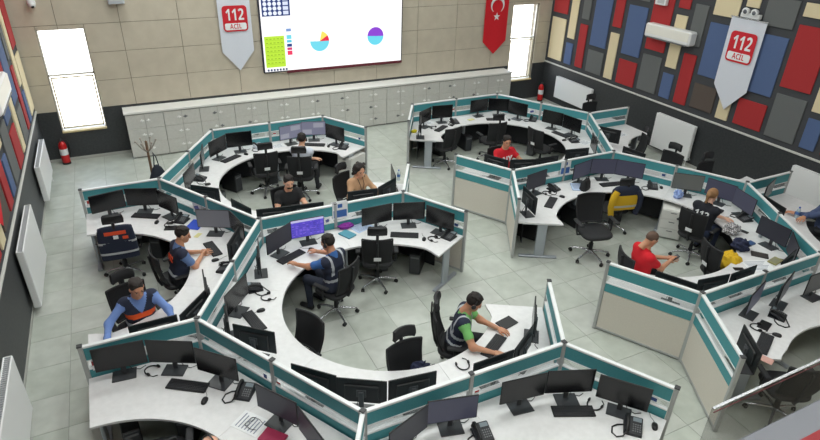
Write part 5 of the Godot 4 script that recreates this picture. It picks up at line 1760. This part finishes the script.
func build_devices() -> void:
	var cl := clusters()
	var K := {
		"C": [["kb", 0.02, -5.30, -34]], "D": [["kb", 3.65, -3.24, -24]],
		"B": [["kb", 3.61, -7.32, -28], ["kb", 1.78, -7.41, 25], ["kb", 0.93, -6.12, -78], ["kb", 3.45, -4.47, 32]],
		"L": [["kb", -0.06, -9.60, -30], ["kb", 0.76, -8.10, -80]], "A": [["kb", 1.70, -11.52, 33], ["kb", 3.50, -11.62, -28]],
		"E": [["kb", 6.56, -11.5, 34], ["kb", 8.14, -11.58, -22], ["kb", 8.98, -10.1, -80]], "F": [["kb", 6.54, -7.33, 39], ["kb", 8.12, -7.5, -11], ["kb", 9.08, -6.02, -70]], "G": [["kb", 6.56, -3.12, 25]]}
	for c in K:
		var i := 0
		for e in in_order(K[c], cl[c]):
			var a: float = e[3]
			var to: Vector2 = cl[c][0] - Vector2(e[1], e[2])
			if (yaw(a) * Vector3.BACK).dot(Vector3(to.x, 0, to.y)) < 0.0:
				a += 180.0
			keyboard(Vector2(e[1], e[2]), a, "black keyboard" + ("" if K[c].size() == 1 else ", %s clockwise from the open side," % nth(i)) + " on the " + cl[c][2])
			i += 1
	var Ms := {
		"C": [[0, 0.15, -5.00]], "D": [[0, 4.29, -2.72]], "B": [[0, 3.84, -7.08], [0, 2.12, -7.49], [0, 1.06, -6.30]], "L": [[0, 0.08, -9.30], [0, 0.74, -7.76]],
		"A": [[0, 2.03, -11.64], [0, 3.75, -11.42], [0, 1.07, -10.45]], "E": [[0, 8.44, -11.42], [0, 8.81, -9.76], [0, 6.9, -11.6]], "F": [[0, 6.88, -7.44], [0, 8.92, -7.0], [0, 9.0, -5.62]], "G": [[0, 6.86, -3.16]]}
	for c in Ms:
		var i := 0
		for e in in_order(Ms[c], cl[c]):
			var to: Vector2 = cl[c][0] - Vector2(e[1], e[2])
			mouse(Vector2(e[1], e[2]), rad_to_deg(atan2(-to.x, -to.y)) + 12, "small black mouse" + ("" if Ms[c].size() == 1 else ", %s clockwise from the open side," % nth(i)) + " on the " + cl[c][2])
			i += 1
	var Ph := {
		"C": [[0, 0.56, -4.93, 18]], "D": [[0, 2.60, -3.38, -10], [0, 4.06, -2.80, 6]], "B": [[0, 4.24, -6.98, -8], [0, 1.10, -6.82, 30]], "L": [[0, 0.46, -9.20, 10], [0, 0.82, -7.44, -20]],
		"A": [[1, 2.36, -11.92, 10], [0, 0.98, -10.74, -10], [0, 4.02, -11.22, 8]], "E": [[0, 7.07, -11.75, -10], [0, 8.98, -9.62, 0], [0, 8.98, -11.18, 10]], "F": [[0, 6.94, -7.76, 0], [0, 8.77, -7.08, 12], [0, 9.28, -5.46, 0]], "G": [[0, 7.24, -3.42, 20]]}
	for c in Ph:
		var i := 0
		for e in in_order(Ph[c], cl[c]):
			var to: Vector2 = cl[c][0] - Vector2(e[1], e[2])
			desk_phone(Vector2(e[1], e[2]), rad_to_deg(atan2(to.x, to.y)) + e[3], ("pale" if e[0] else "black") + " corded desk phone" + ("" if Ph[c].size() == 1 else ", %s clockwise from the open side," % nth(i)) + " on the " + cl[c][2], e[0] == 1)
			i += 1
	var Hs := {"C": [[0, -0.30, -5.70, 40]], "D": [[0, 3.93, -3.22, 110]], "B": [[0, 3.98, -7.02, 30], [0, 1.22, -6.55, 80], [0, 2.94, -4.35, 170]], "L": [[0, 0.27, -9.12, 60]], "E": [[0, 6.42, -11.62, 20]], "F": [[0, 6.72, -7.66, 20], [0, 8.42, -7.15, 80]], "G": [[0, 6.78, -3.36, 40]]}
	for c in Hs:
		var i := 0
		for e in in_order(Hs[c], cl[c]):
			headset(Vector2(e[1], e[2]), e[3], "black headset lying" + ("" if Hs[c].size() == 1 else ", %s clockwise from the open side," % nth(i)) + " on the " + cl[c][2])
			i += 1
	# loose odds and ends
	var white := mat("paper_white", col(232, 234, 236), 0.7)
	flat_sheet("paper_sheet", Vector2(0.52, -4.5), 38, Vector2(0.24, 0.32), 0.003, white, "printed white sheet beside the black phone on the front-left desk", "paper")
	flat_sheet("notebook", Vector2(0.68, -4.22), 40, Vector2(0.17, 0.25), 0.02, mat("magenta", col(156, 34, 74), 0.6), "magenta notebook at the bottom of the front-left desk", "notebook", false)
	var gl := thing("eyeglasses", "thin dark glasses lying on the printed sheet, front-left desk", "glasses", Vector3(0.52, DESK + 0.004, -4.52), 0.6)
	put("frame", shape("glasses", func(q):
		for s in [-1, 1]:
			var p := []
			for i in 13:
				p.append(Vector3(s * 0.035 + cos(TAU * i / 12.0) * 0.028, 0.006, sin(TAU * i / 12.0) * 0.02))
			q.tube(p, 0.003, -1, 5)
			q.tube([Vector3(s * 0.063, 0.006, 0), Vector3(s * 0.07, 0.006, 0.07), Vector3(s * 0.05, 0.005, 0.13)], 0.0025, -1, 5)
		q.tube([Vector3(-0.008, 0.006, 0), Vector3(0.008, 0.006, 0)], 0.003, -1, 5)), mat("monitor_black", col(26, 27, 30), 0.45), gl)
	flat_sheet("folder", Vector2(0.64, -8.98), -35, Vector2(0.23, 0.31), 0.01, mat("folder_blue", col(38, 74, 190), 0.5), "bright blue folder on the left aisle desk beside the lit monitor", "folder", false)
	flat_sheet("note_slip", Vector2(0.62, -8.62), -40, Vector2(0.08, 0.14), 0.003, mat("slip_yellow", col(214, 208, 150), 0.7), "small yellow slip before the blue folder", "paper", false)
	flat_sheet("tablet", Vector2(0.27, -9.02), 70, Vector2(0.14, 0.2), 0.012, mat("mouse_black", col(24, 24, 27), 0.4), "flat black tablet near the black mouse on the left aisle desk", "tablet", false)
	flat_sheet("tablet", Vector2(3.85, -4.78), 12, Vector2(0.25, 0.17), 0.015, mat("mouse_black"), "flat black tablet at the open end of the centre ring desk", "tablet", false)
	flat_sheet("tablet", Vector2(0.87, -6.72), 50, Vector2(0.12, 0.15), 0.03, mat("base_dark", col(58, 60, 64), 0.35), "small dark grey device behind the phone on the centre ring desk", "device", false)
	flat_sheet("book", Vector2(2.78, -7.70), 25, Vector2(0.17, 0.24), 0.025, mat("book_teal", col(84, 150, 170), 0.6), "teal booklet behind the headset-wearing man in blue", "book", false)
	lump("pouch", Vector3(2.84, DESK, -7.92), Vector3(0.13, 0.05, 0.06), mat("pouch_purple", col(136, 40, 150), 0.7), "crumpled purple pouch under the blue notice", "pouch", 3)
	flat_sheet("paper_sheet", Vector2(3.08, -7.84), 20, Vector2(0.33, 0.24), 0.008, mat("paper_pale_blue", col(186, 204, 232), 0.7), "pale blue sheets beneath the monitor left of the centre ring's back", "paper")
	flat_sheet("paper_sheet", Vector2(2.76, -11.86), 8, Vector2(0.3, 0.21), 0.004, white, "white papers left of the white-shirted person's monitors", "paper")
	flat_sheet("sticky_notes", Vector2(7.57, -11.80), 10, Vector2(0.16, 0.1), 0.012, mat("slip_yellow"), "yellow notes in the middle of the far-centre ring desk", "notes", false)
	lump("duster", Vector3(5.86, DESK, -11.52), Vector3(0.07, 0.04, 0.05), mat("duster_yellow", col(214, 200, 40), 0.9), "yellow duster at the left end of the far-centre ring desk", "cloth", 8)
	flat_sheet("paper_sheet", Vector2(9.17, -9.48), 20, Vector2(0.3, 0.22), 0.004, white, "white papers beside the phone at the far-centre ring's right", "paper")
	flat_sheet("paper_sheet", Vector2(6.45, -11.98), 15, Vector2(0.3, 0.21), 0.004, white, "white papers under the left monitors of the far-centre ring", "paper")
	flat_sheet("paper_sheet", Vector2(7.42, -7.66), -30, Vector2(0.22, 0.3), 0.02, mat("paper_pale_blue"), "pale blue papers beside the black bag on the right ring desk", "paper")
	var hb := thing("handbag", "soft black handbag standing on the right ring desk", "bag", Vector3(7.5, DESK, -7.54), 0.4)
	put("pouch", shape("handbag", func(q):
		q.loft([[Vector3(0, 0, 0), 0.12, 0.07], [Vector3(0, 0.03, 0), 0.135, 0.08], [Vector3(0, 0.14, 0), 0.125, 0.065], [Vector3(0.01, 0.2, 0), 0.1, 0.03]], 18, 3.0)), mat("bag_black", col(26, 27, 30), 0.7), hb)
	put("handle", shape("handbag_h", func(q): q.tube([Vector3(-0.08, 0.18, 0), Vector3(-0.05, 0.27, 0.02), Vector3(0.05, 0.27, 0.02), Vector3(0.09, 0.18, 0)], 0.008, -1, 6)), mat("bag_black"), hb)
	lump("plastic_bag", Vector3(8.87, DESK, -6.56), Vector3(0.08, 0.09, 0.07), mat("bag_blue_white", col(150, 172, 222), 0.5), "crumpled blue and white plastic bag behind the fair-haired woman", "bag", 12, 0.4)
	cup(Vector2(9.3, -5.16), "white cup on the right ring desk near the right corner monitor", col(226, 234, 244), "cup_white")
	cup(Vector2(8.98, -4.95), "clear grey cup next to the slate monitor, right ring desk", col(176, 184, 190), "cup_grey")
	flat_sheet("mobile_phone", Vector2(8.88, -5.18), 15, Vector2(0.075, 0.15), 0.012, mat("mouse_black"), "black mobile phone beside the checked cloth, right ring desk", "phone", false)
	flat_sheet("mobile_phone", Vector2(7.78, -4.42), 65, Vector2(0.075, 0.15), 0.012, mat("mouse_black"), "black mobile phone at the front edge of the right ring desk", "phone", false)
	# checked cloth: noise-free black and white squares
	var ck := Image.create(64, 64, false, Image.FORMAT_RGB8)
	for y in 64:
		for x in 64:
			ck.set_pixel(x, y, col(40, 40, 46) if ((x / 8) + (y / 8)) % 2 == 0 else col(214, 212, 214))
	var cm := grain("checked_cloth", ImageTexture.create_from_image(ck), 6.0, 0.9)
	lump("scarf", Vector3(8.62, DESK, -5.22), Vector3(0.14, 0.1, 0.12), cm, "black and white checked scarf bundled on the right ring desk", "scarf", 21, 0.3)
	lump("folded_cloth", Vector3(8.32, DESK, -4.82), Vector3(0.13, 0.1, 0.13), mat("cloth_navy_plain", col(38, 44, 70), 0.95), "navy cloth bundle beside the checked scarf", "cloth", 22, 0.3)
	flat_sheet("paper_sheet", Vector2(8.14, -4.36), -22, Vector2(0.42, 0.3), 0.006, white, "large white papers at the front of the right ring desk", "paper")
	flat_sheet("folder", Vector2(8.44, -4.56), 40, Vector2(0.14, 0.24), 0.02, mat("folder_dark", col(58, 54, 52), 0.6), "dark folder between the white papers and the slate monitor", "folder", false)
	flat_sheet("book", Vector2(8.5, -4.34), 10, Vector2(0.24, 0.13), 0.02, mat("book_olive", col(150, 146, 96), 0.6), "olive patterned booklet before the right ring's corner monitors", "book")
	flat_sheet("mouse_pad", Vector2(8.62, -4.86), 0, Vector2(0.13, 0.1), 0.03, mat("pad_blue", col(52, 82, 128), 0.6), "small blue box beside the navy cloth, right ring desk", "box", false)
	flat_sheet("tablet", Vector2(6.9, -3.36), 20, Vector2(0.2, 0.13), 0.015, mat("mouse_black"), "flat black tablet on the bottom-right desk", "tablet", false)
	flat_sheet("paper_sheet", Vector2(6.32, -2.92), 20, Vector2(0.12, 0.16), 0.004, mat("paper_pink", col(206, 160, 150), 0.7), "small pink paper at the left of the bottom-right desk", "paper", false)
	flat_sheet("paper_sheet", Vector2(10.35, -9.55), 10, Vector2(0.3, 0.2), 0.004, white, "white papers on the desk against the right wall", "paper")
	bottle(Vector3(4.42, DESK, -9.28), "clear water bottle with blue band near the woman in beige")
	bottle(Vector3(10.2, DESK, -5.14), "clear water bottle on the right-edge desk")
	cup(Vector2(10.7, -6.05), "white cup behind the stub partition near the right radiator", col(226, 234, 244), "cup_white")
	# computer towers on the floor under the desks
	var tw := [[1.0, -10.9, 60, "A"], [0.92, -9.7, 100, "A"], [1.55, -11.75, 35, "A"], [2.5, -11.9, 0, "A"], [3.6, -11.85, -20, "A"], [3.4, -7.85, -10, "B"], [4.0, -7.5, -40, "B"], [2.2, -7.85, 5, "B"], [0.75, -6.4, 70, "B"], [0.2, -9.7, -30, "L"], [0.8, -8.7, -60, "L"],
		[6.5, -11.9, 20, "E"], [7.4, -11.95, 0, "E"], [8.3, -11.9, -20, "E"], [9.0, -10.9, -60, "E"], [6.1, -7.65, 30, "F"], [7.3, -7.75, 5, "F"], [8.4, -7.55, -40, "F"], [-0.6, -5.62, 5, "C"], [0.1, -5.5, -30, "C"]]
	var per := {}
	for e in tw:
		if not per.has(e[3]):
			per[e[3]] = []
		var to: Vector2 = (cl[e[3]][0] - Vector2(e[0], e[1])).normalized() * 0.2
		per[e[3]].append([e[2], e[0] + to.x, e[1] + to.y])
	for c in per:
		var i := 0
		for e in in_order(per[c], cl[c]):
			var t := thing("computer_tower", "black computer tower on the floor under the %s, %s clockwise" % [cl[c][2], nth(i)], "computer", Vector3(e[1], 0, e[2]), deg_to_rad(e[0]), "computer towers under the desks")
			put("case", shape("tower_case", func(q): q.box(Vector3(0, 0.2, 0), Vector3(0.18, 0.38, 0.4), 0.008)), mat("tower_black", col(30, 31, 34), 0.45), t)
			put("front_bezel", shape("tower_front", func(q): q.box(Vector3(0, 0.2, 0.205), Vector3(0.17, 0.36, 0.014), 0.005)), mat("base_dark", col(58, 60, 64), 0.35), t)
			put("drive_bay", shape("tower_bay", func(q): q.box(Vector3(0, 0.33, 0.213), Vector3(0.14, 0.03, 0.006), 0.002)), mat("mid_grey"), t)
			i += 1
	# drawer units under the desks
	var n := 0
	for e in [[8.78, -6.5, -50, "white drawer unit under the right ring desk behind the woman"], [4.16, -11.12, -60, "pale drawer unit under the right end of the far-left ring"]]:
		var t := thing("drawer_unit", e[3], "drawers", Vector3(e[0], 0, e[1]), deg_to_rad(e[2]), "drawer units under the desks")
		var m: Material = mat("drawer_white", col(216, 216, 212), 0.5) if n < 2 else mat("drawer_dark", col(44, 46, 50), 0.5)
		put("body", shape("drawer_body", func(q): q.box(Vector3(0, 0.31, 0), Vector3(0.4, 0.58, 0.46), 0.006)), m, t)
		for r in 3:
			var d := put("drawer", shape("drawer_front", func(q): q.box(Vector3.ZERO, Vector3(0.38, 0.175, 0.018), 0.004)), m, t, Transform3D(Basis(), Vector3(0, 0.125 + r * 0.185, 0.236)))
			put("handle", shape("drawer_handle", func(q): q.box(Vector3(0, 0.05, 0.012), Vector3(0.1, 0.014, 0.014), 0.004)), mat("mid_grey", col(110, 112, 115), 0.5), d)
		n += 1

func build_chairs() -> void:
	chair(Vector2(-0.50, -9.12), 176, "black chair draped with a navy vest on the left aisle", true)
	draped("safety_vest", Vector2(-0.50, -9.12), 176, "navy vest with orange lettering and silver bands over a chair", "vest", "vest")
	chair(Vector2(0.2, -7.9), 100, "black chair of the man resting folded hands, left aisle", false)
	chair(Vector2(-0.40, -6.92), 14, "black chair with tilted headrest behind the orange-banded man", true, false, 0.3)
	chair(Vector2(2.30, -11.18), 176, "empty black chair beside the white-shirted person, far-left ring", true, true)
	chair(Vector2(2.93, -10.72), 158, "black chair carrying the white-shirted person, far-left ring", true, true, 0.4)
	chair(Vector2(2.2, -8.98), 4, "black chair of the man in black t-shirt", false)
	chair(Vector2(3.42, -9.14), 30, "black chair of the woman in beige", true)
	chair(Vector2(3.08, -7.2), 158, "empty black chair in front of the centre ring's back monitors", true, true, 0.5)
	chair(Vector2(2.22, -6.72), -148, "black chair of the man in the blue vest at the purple monitor", false, false, 0.2)
	chair(Vector2(1.28, -5.48), -62, "empty black chair pushed under the centre ring's left side", false, false, 0.1)
	chair(Vector2(2.36, -4.42), 4, "empty black chair facing the front monitors of the centre ring", true)
	lump("folded_jacket", Vector3(2.5, 0.5, -4.56), Vector3(0.14, 0.12, 0.1), mat("cloth_navy_plain", col(38, 44, 70), 0.95), "navy garment left on the chair facing the front monitors", "jacket", 31, 0.3)
	chair(Vector2(3.2, -4.92), 58, "black chair of the man in the green-shouldered vest", true, false, 0.7)
	chair(Vector2(6.42, -11.02), -170, "empty black chair at the left end of the far-centre ring", false)
	chair(Vector2(7.62, -10.95), 176, "empty black chair at the back of the far-centre ring", true)
	chair(Vector2(8.42, -10.05), 100, "empty black chair at the right of the far-centre ring", false, true)
	chair(Vector2(6.74, -9.16), 0, "black chair of the man in red t-shirt", false)
	chair(Vector2(6.82, -6.46), -14, "large empty black chair facing the viewer inside the right ring", false, false, 0.15).scale = Vector3.ONE * 1.1
	chair(Vector2(7.84, -7.08), 166, "black chair under the yellow and navy jacket, back of right ring", true, false, 0.2)
	draped("jacket", Vector2(7.84, -7.08), 166, "yellow and navy work jacket over a chair at the ring's back", "jacket", "jacket")
	chair(Vector2(8.46, -5.74), 104, "black chair of the fair-haired woman in black, right ring", false, true, 0.5)
	chair(Vector2(7.82, -4.72), 75, "black chair under the yellow jacket beside the checked scarf", false, true, 0.3)
	lump("jacket", Vector3(7.94, 0.5, -4.68), Vector3(0.17, 0.17, 0.18), grain("cloth_yellow", noise_tex(82, 0.15, col(196, 156, 26), col(222, 182, 46)), 3.0, 0.95), "yellow jacket heaped on the chair beside the checked scarf", "jacket", 41, 0.16)
	chair(Vector2(6.42, -5.05), 72, "black chair of the man in red polo", false)
	chair(Vector2(6.42, -2.66), 150, "black chair at the bottom-right desk, cut by the corner", false, false, 0.3)
	chair(Vector2(9.95, -8.85), -120, "black chair seen side-on at the far right-wall desk", true)
	chair(Vector2(9.72, -7.7), -80, "black chair with headrest between right ring and tall radiator", true)
	chair(Vector2(10.2, -6.86), 0, "black chair against the dark right wall, half hidden", true)
	chair(Vector2(10.72, -10.88), 0, "black chair below the far right radiator", true)
	chair(Vector2(10.5, -4.85), -140, "black chair of the person at the picture's right edge", false)
	chair(Vector2(-0.36, -4.66), 170, "empty black chair at the front-left desk, only an armrest showing", false)
	chair(Vector2(0.02, -3.86), 122, "black chair at the bottom edge under the bare-headed person", false)

func build_people() -> void:
	var navy := col(36, 42, 62)
	var jeans := col(52, 62, 88)
	var dark := col(34, 35, 40)
	var hairb := col(32, 26, 24)
	person({"at": Vector2(-0.34, -6.85), "turn": 12, "label": "man in navy vest with orange band and blue sleeves leaning on desk", "lean": 14, "head": [4, -2], "hands": [Vector3(0.02, 0.76, -6.42), Vector3(-0.74, 0.76, -6.40)], "elbow": 1.1, "top": col(110, 138, 196), "sleeve": 1.2, "vest": navy, "bands": [[0.20, 0.29, 6], [0.08, 0.12, 5]], "bright": col(238, 92, 36), "trousers": dark, "skin": "tan", "hair": col(44, 38, 36)})
	person({"at": Vector2(0.26, -7.82), "turn": 100, "label": "man in navy vest with folded hands at the left aisle desk", "lean": 12, "head": [-18, 6], "hands": [Vector3(0.58, 0.77, -8.0), Vector3(0.58, 0.77, -7.9)], "elbow": 0.9, "palms": "in", "top": col(96, 122, 168), "sleeve": 0.6, "vest": navy, "bands": [[0.05, 0.085, 5], [0.14, 0.06, 5]], "trousers": dark, "skin": "tan", "hair": hairb, "print": ["112", 0.12, 0.0, 0.30, "back", 0.0, "orange"]})
	person({"at": Vector2(2.2, -8.94), "turn": 4, "label": "bearded man in black t-shirt facing the viewer", "lean": 4, "head": [-4, 2], "hands": [Vector3(2.42, 0.74, -8.52), Vector3(1.96, 0.74, -8.52)], "top": col(24, 25, 28), "sleeve": 0.5, "trousers": dark, "skin": "light", "hair": hairb, "beard": true})
	person({"at": Vector2(2.98, -10.76), "turn": 148, "label": "person in white shirt seen from behind at pale monitors", "lean": 5, "head": [0, 4], "hands": [Vector3(3.38, 0.64, -10.92), Vector3(3.2, 0.74, -11.2)], "top": col(206, 212, 224), "sleeve": 0.6, "trousers": dark, "skin": "light", "hair": hairb, "headset": true, "shin": 0.3, "feet": 0.2})
	person({"at": Vector2(3.5, -9.06), "turn": 22, "label": "woman in beige blouse with dark curly hair and headset", "size": 0.95, "lean": 8, "head": [-12, 8], "hands": [Vector3(3.82, 0.74, -8.74), Vector3(3.36, 0.74, -8.62)], "top": col(190, 150, 116), "sleeve": 1.2, "trousers": dark, "skin": "light", "hair": col(36, 28, 26), "style": "curly", "headset": true, "pale_set": true, "lanyard": col(50, 40, 44)})
	person({"at": Vector2(2.2, -6.74), "turn": -150, "label": "man in blue shirt and navy reflective vest at the purple monitor", "lean": 9, "head": [14, 6], "hands": [Vector3(1.66, 0.75, -7.18), Vector3(2.08, 0.75, -7.4)], "elbow": 0.9, "top": col(60, 104, 170), "sleeve": 0.6, "vest": navy, "bands": [[0.12, 0.02, 7], [0.10, 0.14, 5]], "trousers": col(40, 46, 62), "skin": "tan", "hair": hairb, "headset": true, "pale_set": true})
	person({"at": Vector2(3.2, -4.88), "turn": 58, "label": "man in navy vest with pale bands and green shirt typing", "lean": 16, "head": [6, 12], "hands": [Vector3(3.66, 0.75, -4.70), Vector3(3.36, 0.75, -4.34)], "elbow": 0.8, "top": col(120, 186, 108), "sleeve": 0.55, "vest": navy, "bands": [[0.11, 0.022, 7], [0.16, 0.20, 5], [0.06, 0.09, 5]], "trousers": dark, "skin": "tan", "hair": hairb, "headset": true, "pale_set": true})
	person({"at": Vector2(6.74, -9.12), "turn": -2, "label": "man in red t-shirt with white letters in the far-centre ring", "lean": 3, "head": [-10, 0], "hands": [Vector3(7.06, 0.73, -8.72), Vector3(6.46, 0.73, -8.76)], "top": col(198, 26, 40), "sleeve": 0.5, "trousers": dark, "skin": "tan", "hair": hairb, "headset": true, "pale_set": true, "print": ["NY", 0.17, 0.0, 0.30, "front", 0.1]})
	person({"at": Vector2(8.54, -5.72), "turn": 102, "label": "fair-haired woman in black t-shirt with white lettering on back", "size": 0.97, "lean": 10, "head": [-4, 6], "hands": [Vector3(8.92, 0.75, -5.52), Vector3(8.94, 0.75, -5.95)], "top": col(28, 30, 40), "sleeve": 0.5, "trousers": jeans, "skin": "pale", "hair": col(150, 112, 76), "style": "tied", "print": ["112", 0.15, 0.0, 0.30, "back", 0.0]})
	person({"at": Vector2(6.44, -5.04), "turn": 74, "label": "balding man in red polo looking at the phone in his hands", "lean": 6, "head": [0, 26], "hands": [Vector3(6.84, 0.84, -4.96), Vector3(6.82, 0.84, -4.88)], "elbow": 0.6, "palms": "in", "bulk": 1.06, "top": col(204, 24, 38), "sleeve": 0.55, "trousers": dark, "skin": "tan", "hair": col(96, 74, 62), "style": "cropped", "lanyard": col(40, 40, 60)})
	var mp := thing("mobile_phone", "dark phone held by the man in red polo", "phone", Vector3(6.92, 0.855, -4.9), deg_to_rad(74))
	put("case", shape("mobile_case", func(q): q.box(Vector3.ZERO, Vector3(0.075, 0.01, 0.15), 0.003, Basis(Vector3.RIGHT, -0.5))), mat("mouse_black", col(24, 24, 27), 0.4), mp)
	put("screen", shape("mobile_screen", func(q): q.box(Vector3(0, 0.0055, -0.003), Vector3(0.066, 0.001, 0.136), 0.0, Basis(Vector3.RIGHT, -0.5))), screen_mat("slate"), mp)
	person({"at": Vector2(10.5, -4.85), "turn": -138, "label": "person in slate blue shirt cut by the picture's right edge", "lean": 8, "head": [0, 8], "hands": [Vector3(10.2, 0.75, -5.25), Vector3(9.98, 0.75, -5.0)], "top": col(70, 82, 116), "sleeve": 1.2, "trousers": dark, "skin": "tan", "hair": hairb})
	person({"at": Vector2(0.03, -3.86), "turn": 122, "label": "bare-headed person at the bottom edge, only the scalp showing", "lean": 8, "head": [0, 6], "hands": [Vector3(0.48, 0.75, -4.12), Vector3(0.24, 0.75, -4.3)], "top": col(70, 76, 90), "sleeve": 1.2, "trousers": dark, "skin": "pale", "headset": true})

func palette() -> void:
	mat("cap_dark", col(58, 60, 62), 0.5)
	mat("paper_white", col(232, 234, 236), 0.7)
	mat("mid_grey", col(110, 112, 115), 0.5)
	mat("mouse_black", col(24, 24, 27), 0.4)
	mat("monitor_black", col(26, 27, 30), 0.45)
	mat("handset_black", col(20, 21, 24), 0.45)
	mat("white_metal", col(228, 230, 232), 0.4)
	mat("grille_grey", col(190, 192, 196), 0.4)
	mat("chair_chrome", col(190, 192, 196), 0.25, 0.85)
	mat("caster_black", col(22, 22, 24), 0.5)
	mat("guard_metal", col(206, 208, 212), 0.25, 0.7)
	mat("emblem_red", col(204, 26, 42), 0.7)
	mat("slip_yellow", col(214, 208, 150), 0.7)

func _ready() -> void:
	palette()
	cam_and_light()
	build_floor()
	build_walls()
	build_partitions()
	build_desks()
	wall_things()
	build_monitors()
	build_devices()
	build_chairs()
	build_people()
